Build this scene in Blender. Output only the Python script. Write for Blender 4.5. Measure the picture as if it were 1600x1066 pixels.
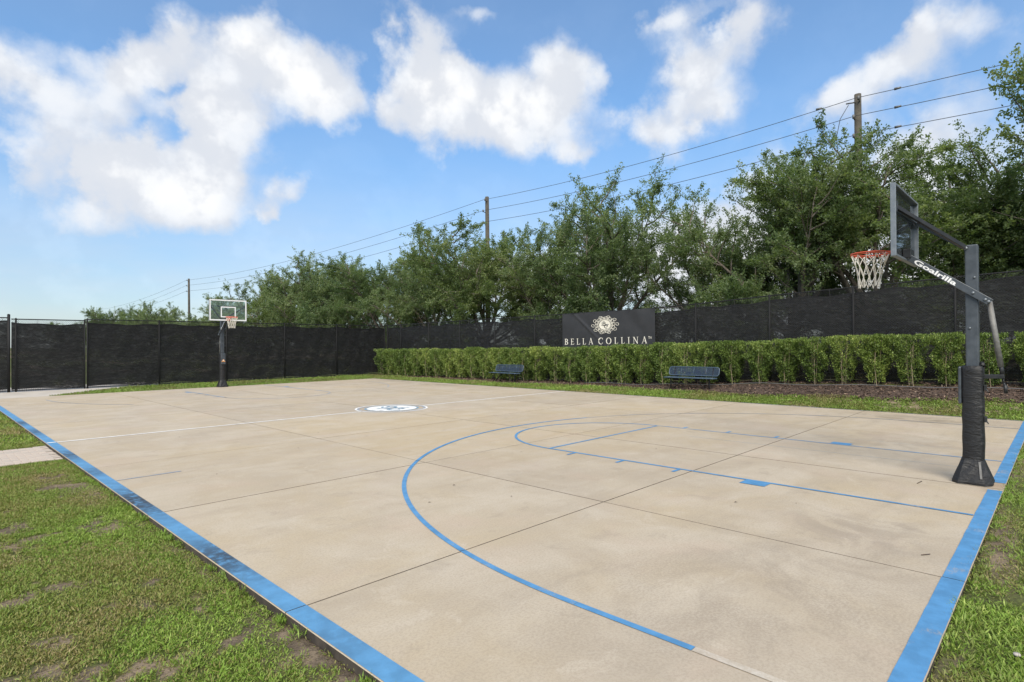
import bpy, math, random
import numpy as np
from mathutils import Vector, Matrix

for o in list(bpy.data.objects):
    bpy.data.objects.remove(o, do_unlink=True)
scene = bpy.context.scene
COL = scene.collection
random.seed(7)
RNG = np.random.default_rng(11)

# ------------------------------------------------------------------ camera
# World: origin = near corner of the court slab, X along the near baseline,
# Y along the near-left sideline, Z up, metres.
CAM_F = 900.49          # focal length in px of a 1600 px wide picture
YAW, PITCH, ROLL = 0.8056, 0.0058, -0.0064
CAM_LOC = Vector((-1.7066, -0.5436, 1.764))
fw = Vector((math.sin(YAW)*math.cos(PITCH), math.cos(YAW)*math.cos(PITCH), math.sin(PITCH)))
rt0 = Vector((math.cos(YAW), -math.sin(YAW), 0))
up0 = rt0.cross(fw)
rt = rt0*math.cos(ROLL) + up0*math.sin(ROLL)
upv = -rt0*math.sin(ROLL) + up0*math.cos(ROLL)
cam_d = bpy.data.cameras.new('camera')
cam_d.sensor_width = 36.0
cam_d.lens = CAM_F/1600*36.0
cam_d.clip_start = 0.05
cam_d.clip_end = 8000
cam = bpy.data.objects.new('camera', cam_d)
COL.objects.link(cam)
m = Matrix((rt, upv, -fw)).transposed().to_4x4()
m.translation = CAM_LOC
cam.matrix_world = m
scene.camera = cam

# ------------------------------------------------------------------ colour management
vs = scene.view_settings
vs.view_transform = 'Standard'
vs.look = 'None'
vs.gamma = 1.0
vs.use_curve_mapping = False
vs.exposure = 0.97

# ------------------------------------------------------------------ node helpers
class NT:
    def __init__(self, tree):
        self.t = tree; self.n = tree.nodes; self.l = tree.links
    def node(self, kind, **kw):
        nd = self.n.new(kind)
        for k, v in kw.items():
            setattr(nd, k, v)
        return nd
    def put(self, sock, v):
        if hasattr(v, 'links') or isinstance(v, bpy.types.NodeSocket):
            self.l.new(v, sock)
        else:
            sock.default_value = v
    def math(self, op, a, b=None, c=None, clamp=False):
        nd = self.node('ShaderNodeMath', operation=op, use_clamp=clamp)
        self.put(nd.inputs[0], a)
        if b is not None: self.put(nd.inputs[1], b)
        if c is not None: self.put(nd.inputs[2], c)
        return nd.outputs[0]
    def add(self, a, b): return self.math('ADD', a, b)
    def sub(self, a, b): return self.math('SUBTRACT', a, b)
    def mul(self, a, b): return self.math('MULTIPLY', a, b)
    def smooth(self, x, lo, hi, a=0.0, b=1.0):
        nd = self.node('ShaderNodeMapRange', interpolation_type='SMOOTHSTEP')
        self.put(nd.inputs['Value'], x)
        nd.inputs['From Min'].default_value = lo; nd.inputs['From Max'].default_value = hi
        nd.inputs['To Min'].default_value = a; nd.inputs['To Max'].default_value = b
        return nd.outputs[0]
    def noise(self, vec, scale, detail=4, rough=0.55, dist=0.0, out='Fac'):
        nd = self.node('ShaderNodeTexNoise')
        if vec is not None: self.l.new(vec, nd.inputs['Vector'])
        nd.inputs['Scale'].default_value = scale; nd.inputs['Detail'].default_value = detail
        nd.inputs['Roughness'].default_value = rough; nd.inputs['Distortion'].default_value = dist
        return nd.outputs[out]
    def mix(self, fac, a, b, blend='MIX'):
        nd = self.node('ShaderNodeMix', data_type='RGBA', blend_type=blend)
        self.put(nd.inputs[0], fac)
        for s, v in ((6, a), (7, b)):
            if isinstance(v, (tuple, list)): v = (*v[:3], 1.0)
            self.put(nd.inputs[s], v)
        return nd.outputs[2]
    def ramp(self, fac, stops):
        nd = self.node('ShaderNodeValToRGB')
        e = nd.color_ramp.elements
        while len(e) < len(stops): e.new(0.5)
        for el, (p, c) in zip(e, stops):
            el.position = p; el.color = (*c, 1.0)
        self.l.new(fac, nd.inputs[0])
        return nd.outputs[0]
    def sep(self, vec):
        nd = self.node('ShaderNodeSeparateXYZ'); self.l.new(vec, nd.inputs[0]); return nd.outputs
    def comb(self, x, y, z):
        nd = self.node('ShaderNodeCombineXYZ')
        for i, v in enumerate((x, y, z)): self.put(nd.inputs[i], v)
        return nd.outputs[0]
    def vscale(self, vec, s):
        nd = self.node('ShaderNodeVectorMath', operation='MULTIPLY')
        self.l.new(vec, nd.inputs[0]); nd.inputs[1].default_value = s
        return nd.outputs[0]
    def bump(self, h, strength, dist=0.01):
        nd = self.node('ShaderNodeBump')
        nd.inputs['Strength'].default_value = strength; nd.inputs['Distance'].default_value = dist
        self.l.new(h, nd.inputs['Height'])
        return nd.outputs[0]

# ------------------------------------------------------------------ world: Nishita sky with procedural clouds
SUN_EL = math.radians(47)
SUN_FROM = Vector((-0.80, -0.60, 0)).normalized()
world = bpy.data.worlds.new('World')
scene.world = world
world.use_nodes = True
W = NT(world.node_tree)
W.n.clear()
wout = W.node('ShaderNodeOutputWorld')
bg = W.node('ShaderNodeBackground')
bg.inputs['Strength'].default_value = 0.12
W.l.new(bg.outputs[0], wout.inputs[0])
sky = W.node('ShaderNodeTexSky', sky_type='NISHITA')
sky.sun_disc = False
sky.sun_elevation = SUN_EL
sky.sun_rotation = math.atan2(SUN_FROM.x, SUN_FROM.y)
sky.altitude = 30; sky.air_density = 1.0; sky.dust_density = 0.6; sky.ozone_density = 2.2
tc = W.node('ShaderNodeTexCoord')
D = tc.outputs['Generated']
dx, dy, dz = W.sep(D)
az = W.math('ARCTAN2', dx, dy)
el = W.math('ARCSINE', dz)
# billowing displacement of the cloud edges, shared by all clouds
n1 = W.node('ShaderNodeTexNoise'); W.l.new(D, n1.inputs['Vector'])
n1.inputs['Scale'].default_value = 5.5; n1.inputs['Detail'].default_value = 6; n1.inputs['Roughness'].default_value = 0.6
c1 = W.node('ShaderNodeSeparateColor'); W.l.new(n1.outputs['Color'], c1.inputs[0])
azw = W.math('MULTIPLY_ADD', W.sub(c1.outputs[0], 0.5), 0.24, az)
elw = W.math('MULTIPLY_ADD', W.sub(c1.outputs[1], 0.5), 0.17, el)
def sky_dir(u, v):
    x = (u-800)/CAM_F; y = -(v-533)/CAM_F
    d = (fw + rt*x + upv*y).normalized()
    return math.atan2(d.x, d.y), math.asin(d.z)
BLOBS = [
    (300, 52, 18, 48, -.42), (285, 148, 50, 14, -.36), (190, 188, 75, 18, -.42), (262, 195, 24, 20, -.36), (485, 222, 60, 28, -.36), (110, 250, 18, 50, -.30), (565, 100, 18, 90, -.36), (730, 75, 40, 22, -.36), (625, 150, 24, 14, -.30), (1095, 30, 22, 14, -.42), (955, 110, 20, 80, -.30),  # where each cloud bank stands in the sky (as seen bearing), angular size, weight
    (240, 75, 75, 60, 1.0), (185, 110, 60, 40, .55), (435, 95, 115, 70, 1.0), (490, 140, 75, 52, .9), (400, 60, 60, 40, .7),
    (335, 225, 95, 75, .95), (245, 270, 120, 60, .95), (140, 235, 75, 45, .75), (300, 310, 130, 40, .55), (350, 160, 55, 50, .6),
    (25, 265, 75, 55, .85), (40, 110, 80, 40, .62), (130, 170, 100, 45, .55), (30, 180, 80, 60, .45), (110, 60, 80, 30, .35), (200, 340, 150, 40, .5), (475, 300, 45, 28, .7), (430, 325, 30, 20, .6),
    (635, 55, 45, 60, .85), (670, 130, 70, 70, 1.0), (745, 165, 95, 75, 1.1), (850, 185, 80, 65, 1.1), (890, 125, 45, 40, .8), (600, 165, 45, 40, .6),
    (905, 235, 40, 25, .6), (1085, 115, 75, 60, 1.0), (1150, 40, 55, 45, .85), (1045, 25, 55, 30, .75), (1015, 190, 60, 45, .85), (1110, 180, 60, 35, .7),
    (1460, 45, 80, 45, .85), (1400, 110, 95, 50, .8), (1310, 160, 80, 35, .55), (1560, 40, 60, 30, .4), (740, 10, 50, 18, .5),
    (1250, 330, 160, 90, .6), (1480, 230, 130, 70, .55), (1060, 410, 240, 100, 1.1), (1500, 380, 240, 130, 1.1), (1280, 430, 240, 110, 1.1), (780, 450, 240, 70, .95),
    (110, 365, 120, 25, .32), (60, 430, 260, 34, .42), (560, 330, 40, 15, .35), (700, 270, 60, 20, .3),
    (120, 130, 200, 110, .22), (330, 150, 260, 140, .16), (780, 120, 220, 130, .14), (1100, 110, 150, 110, .15), (1420, 110, 190, 110, .26), (1560, 150, 120, 90, .25), (1250, 220, 140, 50, .2),
]
dens = None
for (u, v, su, sv, w) in BLOBS:
    a0, e0 = sky_dir(u, v)
    a1, _ = sky_dir(u+su, v); _, e1 = sky_dir(u, v-sv)
    sa, se = abs(a1-a0)*0.85, abs(e1-e0)*0.87
    sa /= .9**.5; se /= .9**.5
    p = W.math('MULTIPLY_ADD', azw, 1/sa, -a0/sa)
    q = W.math('MULTIPLY_ADD', elw, 1/se, -e0/se)
    g = W.math('EXPONENT', W.sub(math.log(abs(w)), W.math('MULTIPLY_ADD', p, p, W.mul(q, q))))
    dens = g if dens is None else (W.add(dens, g) if w > 0 else W.sub(dens, g))
# broken cumulus goes on round the unseen sky, cover raised for whiter fill light
rad2 = W.math('DIVIDE', 1.0, W.math('MAXIMUM', W.add(dz, 0.22), 0.05))
plane = W.comb(W.mul(dx, rad2), W.mul(dy, rad2), W.mul(dz, 0.6))
gen = W.noise(plane, 2.3, 5, 0.58)
gen = W.smooth(gen, 0.36, 0.62)
azv = W.math('ABSOLUTE', W.sub(az, YAW))
outside = W.smooth(azv, 0.80, 1.05)
above = W.smooth(el, 0.62, 0.78)
outside = W.math('MAXIMUM', outside, above)
dens = W.add(dens, W.mul(W.mul(gen, outside), 0.95))
vor = W.node('ShaderNodeTexVoronoi', feature='F1'); vor.inputs['Scale'].default_value = 13.0; vor.inputs['Detail'].default_value = 1.0; vor.inputs['Roughness'].default_value = 0.5
wv = W.node('ShaderNodeVectorMath', operation='MULTIPLY_ADD'); W.l.new(n1.outputs['Color'], wv.inputs[0]); wv.inputs[1].default_value = (.10, .10, .10); W.l.new(D, wv.inputs[2])
W.l.new(wv.outputs[0], vor.inputs['Vector'])
fine = W.add(W.mul(W.noise(D, 11.0, 8, 0.60), 0.62), W.mul(W.sub(0.95, vor.outputs['Distance']), 0.36))
fine2 = W.noise(D, 34.0, 4, 0.60)
det = W.add(W.mul(W.sub(fine, 0.5), 1.05), W.mul(W.sub(fine2, 0.5), 0.34))
dens2 = W.math('MULTIPLY_ADD', W.math('MINIMUM', W.mul(dens, 2.2), 1.0), det, dens)
cover = W.smooth(dens2, 0.0, 0.92)
cover = W.mul(cover, 0.97)
# thin veil everywhere, stronger towards the horizon
veil = W.smooth(W.math('ABSOLUTE', el), 0.0, 0.42, 0.55, 0.13)
veil = W.mul(veil, W.smooth(W.noise(plane, 1.1, 4, 0.6), 0.25, 0.75, 0.45, 1.0))
cover = W.math('MAXIMUM', cover, veil)
core = W.smooth(dens2, 0.55, 1.7)
# pseudo relief: what has less cloud above it is lit, what has more is a shaded base
upv_ = W.node('ShaderNodeVectorMath', operation='ADD'); W.l.new(D, upv_.inputs[0]); upv_.inputs[1].default_value = (0, 0, 0.035)
shade = W.add(W.mul(W.sub(W.noise(upv_.outputs[0], 11.0, 4, 0.60), fine), 1.6), 0.5)
ccol = W.mix(core, (3.55, 3.75, 4.05), (4.45, 4.44, 4.42))
ccol = W.mix(W.smooth(shade, 0.46, 0.82, 0.0, 0.65), ccol, (2.95, 3.1, 3.4))
tintc = W.mix(W.smooth(W.math('ABSOLUTE', el), 0.0, 0.40), (0.46, 0.52, 0.58), (0.52, 0.76, 0.88))
skyc = W.mix(1.0, sky.outputs[0], tintc, 'MULTIPLY')
W.l.new(W.mix(cover, skyc, ccol), bg.inputs['Color'])

# ------------------------------------------------------------------ sun (veiled by cloud: soft)
sun_d = bpy.data.lights.new('sun', 'SUN')
sun_d.energy = 2.5
sun_d.angle = math.radians(42)
sun_d.color = (1.0, 0.91, 0.765)
sun = bpy.data.objects.new('sun', sun_d)
COL.objects.link(sun)
sd = Vector((SUN_FROM.x*math.cos(SUN_EL), SUN_FROM.y*math.cos(SUN_EL), math.sin(SUN_EL)))
sun.rotation_euler = sd.to_track_quat('Z', 'Y').to_euler()
sun.location = (0, 0, 40)

# ------------------------------------------------------------------ material helpers
def new_mat(name):
    mt = bpy.data.materials.new(name); mt.use_nodes = True
    t = NT(mt.node_tree); t.n.clear()
    out = t.node('ShaderNodeOutputMaterial')
    return mt, t, out
def principled(t, col, rough=0.6, metal=0.0, normal=None, spec=0.5):
    b = t.node('ShaderNodeBsdfPrincipled')
    if isinstance(col, (tuple, list)): b.inputs['Base Color'].default_value = (*col[:3], 1)
    else: t.l.new(col, b.inputs['Base Color'])
    t.put(b.inputs['Roughness'], rough); t.put(b.inputs['Metallic'], metal)
    b.inputs['Specular IOR Level'].default_value = spec
    if normal is not None: t.l.new(normal, b.inputs['Normal'])
    return b.outputs[0]
def position(t):
    return t.node('ShaderNodeNewGeometry').outputs['Position']
def simple(name, col, rough=0.55, metal=0.0, var=0.18, scale=12.0, bump=0.0, spec=0.5):
    mt, t, out = new_mat(name)
    oc = t.node('ShaderNodeTexCoord').outputs['Object']
    nz = t.noise(oc, scale, 5, 0.6)
    dark = tuple(c*(1-var) for c in col); lite = tuple(min(1, c*(1+var)) for c in col)
    c = t.mix(t.smooth(nz, 0.25, 0.75), dark, lite)
    r = t.smooth(nz, 0.2, 0.8, max(0.05, rough-0.1), min(1, rough+0.1))
    nrm = t.bump(t.noise(oc, scale*6, 3, 0.6), bump, 0.01) if bump else None
    t.l.new(principled(t, c, r, metal, nrm, spec), out.inputs[0])
    return mt
def gauss(t, x, y, x0, y0, sx, sy):
    p = t.math('POWER', t.math('DIVIDE', t.math('ABSOLUTE', t.sub(x, x0)), sx), 2.0)
    q = t.math('POWER', t.math('DIVIDE', t.math('ABSOLUTE', t.sub(y, y0)), sy), 2.0)
    return t.math('EXPONENT', t.mul(t.add(p, q), -1.0))

def concrete_colour(t):
    P = position(t)
    x, y, z = t.sep(P)
    big = t.noise(P, 0.28, 5, 0.6, 0.6)
    mid = t.noise(P, 1.1, 6, 0.62, 0.4)
    streak = t.noise(t.vscale(P, (0.55, 2.6, 1)), 1.0, 6, 0.62, 0.5)
    fine = t.noise(P, 55.0, 4, 0.7)
    grit = t.noise(P, 260.0, 2, 0.6)
    c = t.mix(t.smooth(big, 0.32, 0.68), (0.395, 0.336, 0.260), (0.438, 0.358, 0.243))
    c = t.mix(t.smooth(mid, 0.35, 0.72, 0.0, 0.75), c, (0.490, 0.430, 0.345))
    c = t.mix(t.smooth(streak, 0.48, 0.75, 0.0, 0.5), c, (0.335, 0.282, 0.215))
    blot = t.noise(P, 2.6, 7, 0.7, 0.6)
    c = t.mix(t.smooth(blot, 0.54, 0.70, 0.0, 0.40), c, (0.29, 0.243, 0.188))
    c = t.mix(t.smooth(blot, 0.44, 0.32, 0.0, 0.40), c, (0.52, 0.455, 0.365))
    pink = t.noise(P, 0.8, 4, 0.6, 0.3)
    c = t.mix(t.smooth(pink, 0.5, 0.72, 0.0, 0.5), c, (0.455, 0.362, 0.282))
    # yellowish water stains down the middle of the court
    och = gauss(t, x, y, 6.2, 8.4, 4.5, 3.4)
    c = t.mix(t.mul(t.mul(och, t.smooth(streak, 0.25, 0.7)), 0.55), c, (0.45, 0.345, 0.195))
    # rubbed-in grime by the near baseline and standing-water marks by the far sideline
    swirl = t.noise(P, 1.3, 7, 0.66, 0.9)
    g1 = t.mul(t.mul(gauss(t, x, y, 2.2, 0.9, 1.9, 1.3), t.smooth(swirl, 0.40, 0.60)), t.smooth(fine, 0.35, 0.6, 0.35, 1.25))
    g2 = t.mul(gauss(t, x, y, 4.4, 0.9, 1.2, 0.7), t.smooth(swirl, 0.45, 0.62))
    c = t.mix(t.mul(t.add(g1, g2), 0.36), c, (0.23, 0.19, 0.15))
    wet = t.noise(P, 1.6, 6, 0.65, 0.8)
    w = t.add(gauss(t, x, y, 14.2, 1.7, 0.75, 1.6), gauss(t, x, y, 14.4, 19.6, 0.5, 1.7))
    w = t.add(w, gauss(t, x, y, 14.7, 23.3, 0.35, 1.2))
    w = t.add(w, t.mul(gauss(t, x, y, 10.0, 1.6, 1.6, 2.0), 0.4))
    c = t.mix(t.mul(t.mul(w, t.smooth(wet, 0.36, 0.62)), 0.62), c, (0.15, 0.125, 0.10))
    # brown patch on the slab just behind the foot of the near hoop
    brown_patch = t.mul(gauss(t, x, y, 7.45, 0.05, 0.35, 0.22), t.smooth(wet, 0.35, 0.6))
    c = t.mix(t.mul(brown_patch, 0.5), c, (0.24, 0.145, 0.075))
    c = t.mix(t.smooth(fine, 0.44, 0.62, 0.0, 0.34), c, (0.29, 0.235, 0.175))
    c = t.mix(t.smooth(grit, 0.58, 0.70, 0.0, 0.45), c, (0.20, 0.17, 0.14))
    info = t.node('ShaderNodeObjectInfo').outputs['Random']
    c = t.mix(1.0, c, t.ramp(info, [(0, (0.955, 0.95, 0.95)), (1, (1.035, 1.032, 1.025))]), 'MULTIPLY')
    sc = t.noise(t.vscale(P, (9.0, 1.3, 1)), 1.0, 5, 0.7, 0.8)
    c = t.mix(t.smooth(sc, 0.66, 0.74, 0.0, 0.30), c, (0.22, 0.19, 0.16))
    broom = t.noise(t.vscale(P, (14.0, 190.0, 1)), 1.0, 3, 0.6)
    h = t.add(t.mul(fine, 0.7), t.mul(broom, 0.5))
    return P, c, h, (x, y, z)

def mat_concrete():
    mt, t, out = new_mat('court_concrete')
    P, c, h, _ = concrete_colour(t)
    t.l.new(principled(t, c, 0.82, 0, t.bump(h, 0.25, 0.004), 0.35), out.inputs[0])
    return mt
def mat_paint(name, col, wear_lo, wear_hi, grime=(), keep=1.0):
    """road paint over the concrete: worn through in places, mildew spots"""
    mt, t, out = new_mat(name)
    P, cc, h, (x, y, z) = concrete_colour(t)
    n = t.noise(P, 2.2, 7, 0.68)
    sp = t.noise(P, 70.0, 3, 0.65)
    wear = t.smooth(t.add(t.mul(n, 0.7), t.mul(sp, 0.3)), wear_lo, wear_hi)
    tone = t.noise(P, 6.0, 5, 0.6)
    pc = t.mix(t.smooth(tone, 0.3, 0.7), tuple(k*0.84 for k in col), tuple(min(.85, k*1.12) for k in col))
    for (gy, sy, s) in grime:
        gm = t.math('EXPONENT', t.mul(t.math('POWER', t.math('DIVIDE', t.math('ABSOLUTE', t.sub(y, gy)), sy), 2.0), -1.0))
        gn = t.noise(P, 9.0, 6, 0.7)
        pc = t.mix(t.mul(t.mul(gm, t.smooth(gn, 0.30, 0.56)), s), pc, (0.026, 0.028, 0.032))
    c = t.mix(t.mul(wear, keep), pc, cc)
    if keep < 1: c = t.mix(1-keep, c, cc)
    t.l.new(principled(t, c, 0.62, 0, t.bump(h, 0.2, 0.004), 0.4), out.inputs[0])
    return mt

def mat_leaf(name, stops, trans=0.35, rough=0.5):
    mt, t, out = new_mat(name)
    at = t.node('ShaderNodeAttribute', attribute_name='tint').outputs['Fac']
    P = position(t)
    cl = t.noise(P, 0.55, 3, 0.5)
    f = t.math('ADD', t.mul(at, 0.62), t.mul(t.smooth(cl, 0.3, 0.7), 0.38), clamp=True)
    c = t.ramp(f, stops)
    info = t.node('ShaderNodeObjectInfo').outputs['Random']
    c = t.mix(1.0, c, t.ramp(info, [(0, (0.86, 0.90, 0.9)), (1, (1.10, 1.06, 1.0))]), 'MULTIPLY')
    b = t.node('ShaderNodeBsdfPrincipled')
    t.l.new(c, b.inputs['Base Color']); b.inputs['Roughness'].default_value = rough
    b.inputs['Specular IOR Level'].default_value = 0.35
    tr = t.node('ShaderNodeBsdfTranslucent')
    t.l.new(t.mix(1.0, c, (1.15, 1.25, 0.6), 'MULTIPLY'), tr.inputs[0])
    mx = t.node('ShaderNodeMixShader'); mx.inputs[0].default_value = trans
    t.l.new(b.outputs[0], mx.inputs[1]); t.l.new(tr.outputs[0], mx.inputs[2])
    t.l.new(mx.outputs[0], out.inputs[0])
    return mt

def mat_bark():
    mt, t, out = new_mat('oak_bark')
    P = t.node('ShaderNodeTexCoord').outputs['Object']
    n = t.noise(t.vscale(P, (9, 9, 2.2)), 1.0, 6, 0.65)
    c = t.mix(t.smooth(n, 0.3, 0.7), (0.075, 0.062, 0.05), (0.20, 0.175, 0.145))
    t.l.new(principled(t, c, 0.9, 0, t.bump(n, 0.6, 0.02), 0.2), out.inputs[0])
    return mt

def mat_ground():
    mt, t, out = new_mat('lawn_soil')
    P = position(t)
    cov = t.node('ShaderNodeAttribute', attribute_name='cover').outputs['Fac']
    n = t.noise(P, 3.5, 7, 0.65)
    f = t.noise(P, 38.0, 5, 0.7)
    soil = t.mix(t.smooth(n, 0.35, 0.65), (0.135, 0.105, 0.076), (0.27, 0.21, 0.145))
    soil = t.mix(t.smooth(t.noise(P, 0.9, 4, 0.5), 0.55, 0.72, 0, 0.6), soil, (0.40, 0.30, 0.20))
    soil = t.mix(t.smooth(f, 0.45, 0.68, 0, 0.6), soil, (0.040, 0.032, 0.024))
    grass = t.mix(t.smooth(f, 0.35, 0.65), (0.045, 0.060, 0.018), (0.125, 0.140, 0.045))
    grass = t.mix(t.smooth(n, 0.5, 0.75, 0, 0.5), grass, (0.12, 0.11, 0.05))
    c = t.mix(t.smooth(t.math('MULTIPLY_ADD', t.sub(f, 0.5), 0.5, cov), 0.35, 0.85), soil, grass)
    t.l.new(principled(t, c, 0.95, 0, t.bump(t.add(f, n), 0.7, 0.03), 0.15), out.inputs[0])
    return mt

def mat_screen(name, base, open_lo, open_hi):
    """knitted shade cloth laced to chain link: black, lets a little light through"""
    mt, t, out = new_mat(name)
    oc = t.node('ShaderNodeTexCoord').outputs['Object']
    x, y, z = t.sep(oc)
    n = t.noise(t.vscale(oc, (0.9, 1, 2.2)), 1.2, 6, 0.62, 1.1)
    rip = t.noise(t.vscale(oc, (4.5, 1, 15.0)), 1.0, 5, 0.68, 1.6)
    hatch = t.math('ABSOLUTE', t.sub(t.math('FRACT', t.mul(t.add(x, t.mul(z, 1.7)), 5.3)), 0.5))
    opening = t.mul(t.smooth(n, 0.42, 0.78, open_lo, open_hi), t.smooth(rip, 0.36, 0.64, 0.35, 1.35))
    opening = t.mul(opening, t.smooth(hatch, 0.05, 0.4, 0.6, 1.25))
    # lighter ripples put the glints of the chain link into the cloth colour
    c = t.mix(t.smooth(rip, 0.46, 0.66, 0, 0.9), base, tuple(k*3.6+0.006 for k in base))
    d = principled(t, c, 0.75, 0, t.bump(t.add(rip, t.mul(n, 2.0)), 0.5, 0.05), 0.25)
    tp = t.node('ShaderNodeBsdfTransparent')
    mx = t.node('ShaderNodeMixShader')
    t.l.new(opening, mx.inputs[0]); t.l.new(d, mx.inputs[1]); t.l.new(tp.outputs[0], mx.inputs[2])
    t.l.new(mx.outputs[0], out.inputs[0])
    return mt

def mat_weave(name, col, pitch, wire, metal=0.0, rough=0.5):
    """open diamond wire mesh as holes in a thin sheet (too fine to build wire by wire)"""
    mt, t, out = new_mat(name)
    oc = t.node('ShaderNodeTexCoord').outputs['Object']
    x, y, z = t.sep(oc)
    def band(v):
        return t.math('LESS_THAN', t.math('ABSOLUTE', t.sub(t.math('FRACT', t.math('DIVIDE', v, pitch)), 0.5)), wire/pitch)
    solid = t.math('MAXIMUM', band(t.add(x, z)), band(t.sub(x, z)))
    tp = t.node('ShaderNodeBsdfTransparent')
    d = principled(t, col, rough, metal)
    mx = t.node('ShaderNodeMixShader')
    t.l.new(solid, mx.inputs[0]); t.l.new(tp.outputs[0], mx.inputs[1]); t.l.new(d, mx.inputs[2])
    t.l.new(mx.outputs[0], out.inputs[0])
    return mt

def mat_glass():
    mt, t, out = new_mat('board_glass')
    tp = t.node('ShaderNodeBsdfTransparent'); tp.inputs[0].default_value = (0.86, 0.92, 0.90, 1)
    gl = t.node('ShaderNodeBsdfGlossy'); gl.inputs['Roughness'].default_value = 0.03
    gl.inputs[0].default_value = (0.9, 0.95, 1, 1)
    fr = t.node('ShaderNodeFresnel'); fr.inputs[0].default_value = 1.5
    mx = t.node('ShaderNodeMixShader')
    t.l.new(fr.outputs[0], mx.inputs[0]); t.l.new(tp.outputs[0], mx.inputs[1]); t.l.new(gl.outputs[0], mx.inputs[2])
    oc = t.node('ShaderNodeTexCoord').outputs['Object']
    df = t.node('ShaderNodeBsdfDiffuse'); df.inputs[0].default_value = (0.6, 0.64, 0.64, 1)
    m2 = t.node('ShaderNodeMixShader')
    t.l.new(t.smooth(t.noise(oc, 3.0, 5, 0.6), 0.3, 0.7, 0.015, 0.05), m2.inputs[0])
    t.l.new(mx.outputs[0], m2.inputs[1]); t.l.new(df.outputs[0], m2.inputs[2])
    t.l.new(m2.outputs[0], out.inputs[0])
    return mt

def mat_attr(name, stops, rough=0.9):
    mt, t, out = new_mat(name)
    at = t.node('ShaderNodeAttribute', attribute_name='tint').outputs['Fac']
    t.l.new(principled(t, t.ramp(at, stops), rough, 0, None, 0.2), out.inputs[0])
    return mt

def mat_vinyl():
    mt, t, out = new_mat('pad_vinyl')
    oc = t.node('ShaderNodeTexCoord').outputs['Object']
    n = t.noise(oc, 7, 5, 0.6)
    wr = t.noise(t.vscale(oc, (6, 6, 14)), 1.0, 4, 0.55, 1.4)
    dust = t.smooth(n, 0.5, 0.8, 0, 0.25)
    c = t.mix(dust, (0.010, 0.010, 0.011), (0.040, 0.038, 0.036))
    t.l.new(principled(t, c, 0.55, 0, t.bump(t.add(wr, t.mul(n, .3)), 0.55, 0.03), 0.5), out.inputs[0])
    return mt

M = {}
M['concrete'] = mat_concrete()
M['joint'] = simple('joint_dirt', (0.10, 0.080, 0.058), 0.95, var=0.4)
M['slab_side'] = simple('slab_side_dark_brown', (0.050, 0.040, 0.031), 0.95, var=0.5, scale=9)  # outer slab faces, mottled brown and darker than the top
M['blue'] = mat_paint('blue_line_paint', (0.080, 0.235, 0.44), 0.54, 0.72)
M['blue_side'] = mat_paint('blue_sideline_paint', (0.090, 0.250, 0.440), 0.66, 0.80,
                           grime=((4.55, 0.55, .85), (7.1, .75, 1.0), (9.35, .35, .55), (11.2, .5, .8), (15.0, .6, .7), (17.0, .5, .8), (2.6, .3, .25)))
M['blue_pale'] = mat_paint('blue_line_worn', (0.13, 0.27, 0.46), 0.46, 0.66)
M['blue_ghost'] = mat_paint('blue_line_nearly_gone', (0.13, 0.25, 0.42), 0.40, 0.58, keep=0.75)
M['white'] = mat_paint('white_line_paint', (0.78, 0.77, 0.74), 0.70, 0.92)
M['white_ghost'] = mat_paint('white_undercoat', (0.52, 0.48, 0.42), 0.38, 0.56, keep=.8)
M['logo_blue'] = mat_paint('logo_slate_paint', (0.20, 0.30, 0.38), 0.60, 0.80)
M['ground'] = mat_ground()
M['walk'] = simple('walkway_concrete', (0.46, 0.42, 0.37), 0.9, var=0.12, scale=1.5)
M['paver'] = simple('pinkish_paver', (0.50, 0.42, 0.35), 0.9, var=0.28, scale=3.0, bump=0.3)
M['paver_b'] = simple('greyish_paver', (0.45, 0.39, 0.33), 0.9, var=0.28, scale=3.0, bump=0.3)
M['blade'] = mat_leaf('grass_blade', [(0.0, (0.38, 0.30, 0.17)), (0.16, (0.25, 0.225, 0.08)), (0.45, (0.195, 0.260, 0.055)), (0.75, (0.20, 0.325, 0.045)), (1.0, (0.46, 0.53, 0.15))], 0.25, 0.55)
M['mulch'] = mat_attr('mulch_chip', [(0.0, (0.040, 0.030, 0.024)), (0.5, (0.120, 0.082, 0.062)), (0.85, (0.25, 0.170, 0.122)), (1.0, (0.44, 0.34, 0.25))])
M['mulch_base'] = simple('mulch_bed_soil', (0.075, 0.050, 0.038), 0.95, var=0.5, scale=14, bump=0.8)
M['oak'] = mat_leaf('oak_leaf', [(0.0, (0.066, 0.098, 0.046)), (0.35, (0.148, 0.205, 0.090)), (0.65, (0.225, 0.280, 0.135)), (1.0, (0.40, 0.44, 0.27))], 0.50)
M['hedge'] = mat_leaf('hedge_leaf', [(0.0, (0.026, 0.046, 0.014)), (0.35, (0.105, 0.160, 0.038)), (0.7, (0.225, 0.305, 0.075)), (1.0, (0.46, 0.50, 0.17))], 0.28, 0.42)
M['bark'] = mat_bark()
M['stem'] = simple('pale_stem', (0.30, 0.24, 0.16), 0.9, var=0.25, scale=20)
M['screen'] = mat_screen('shade_cloth', (0.0095, 0.0098, 0.0105), 0.012, 0.16)
M['screen_thin'] = mat_screen('shade_cloth_thin', (0.0095, 0.0098, 0.0105), 0.06, 0.38)
M['chain'] = mat_weave('black_chain_link', (0.020, 0.020, 0.020), 0.072, 0.0042, 0.2)
M['black_metal'] = simple('black_coated_steel', (0.012, 0.012, 0.013), 0.6, 0.0, var=0.3, spec=.25)
M['banner'] = simple('banner_vinyl', (0.026, 0.0265, 0.029), 0.55, var=0.15, scale=3, bump=0.1)
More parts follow.
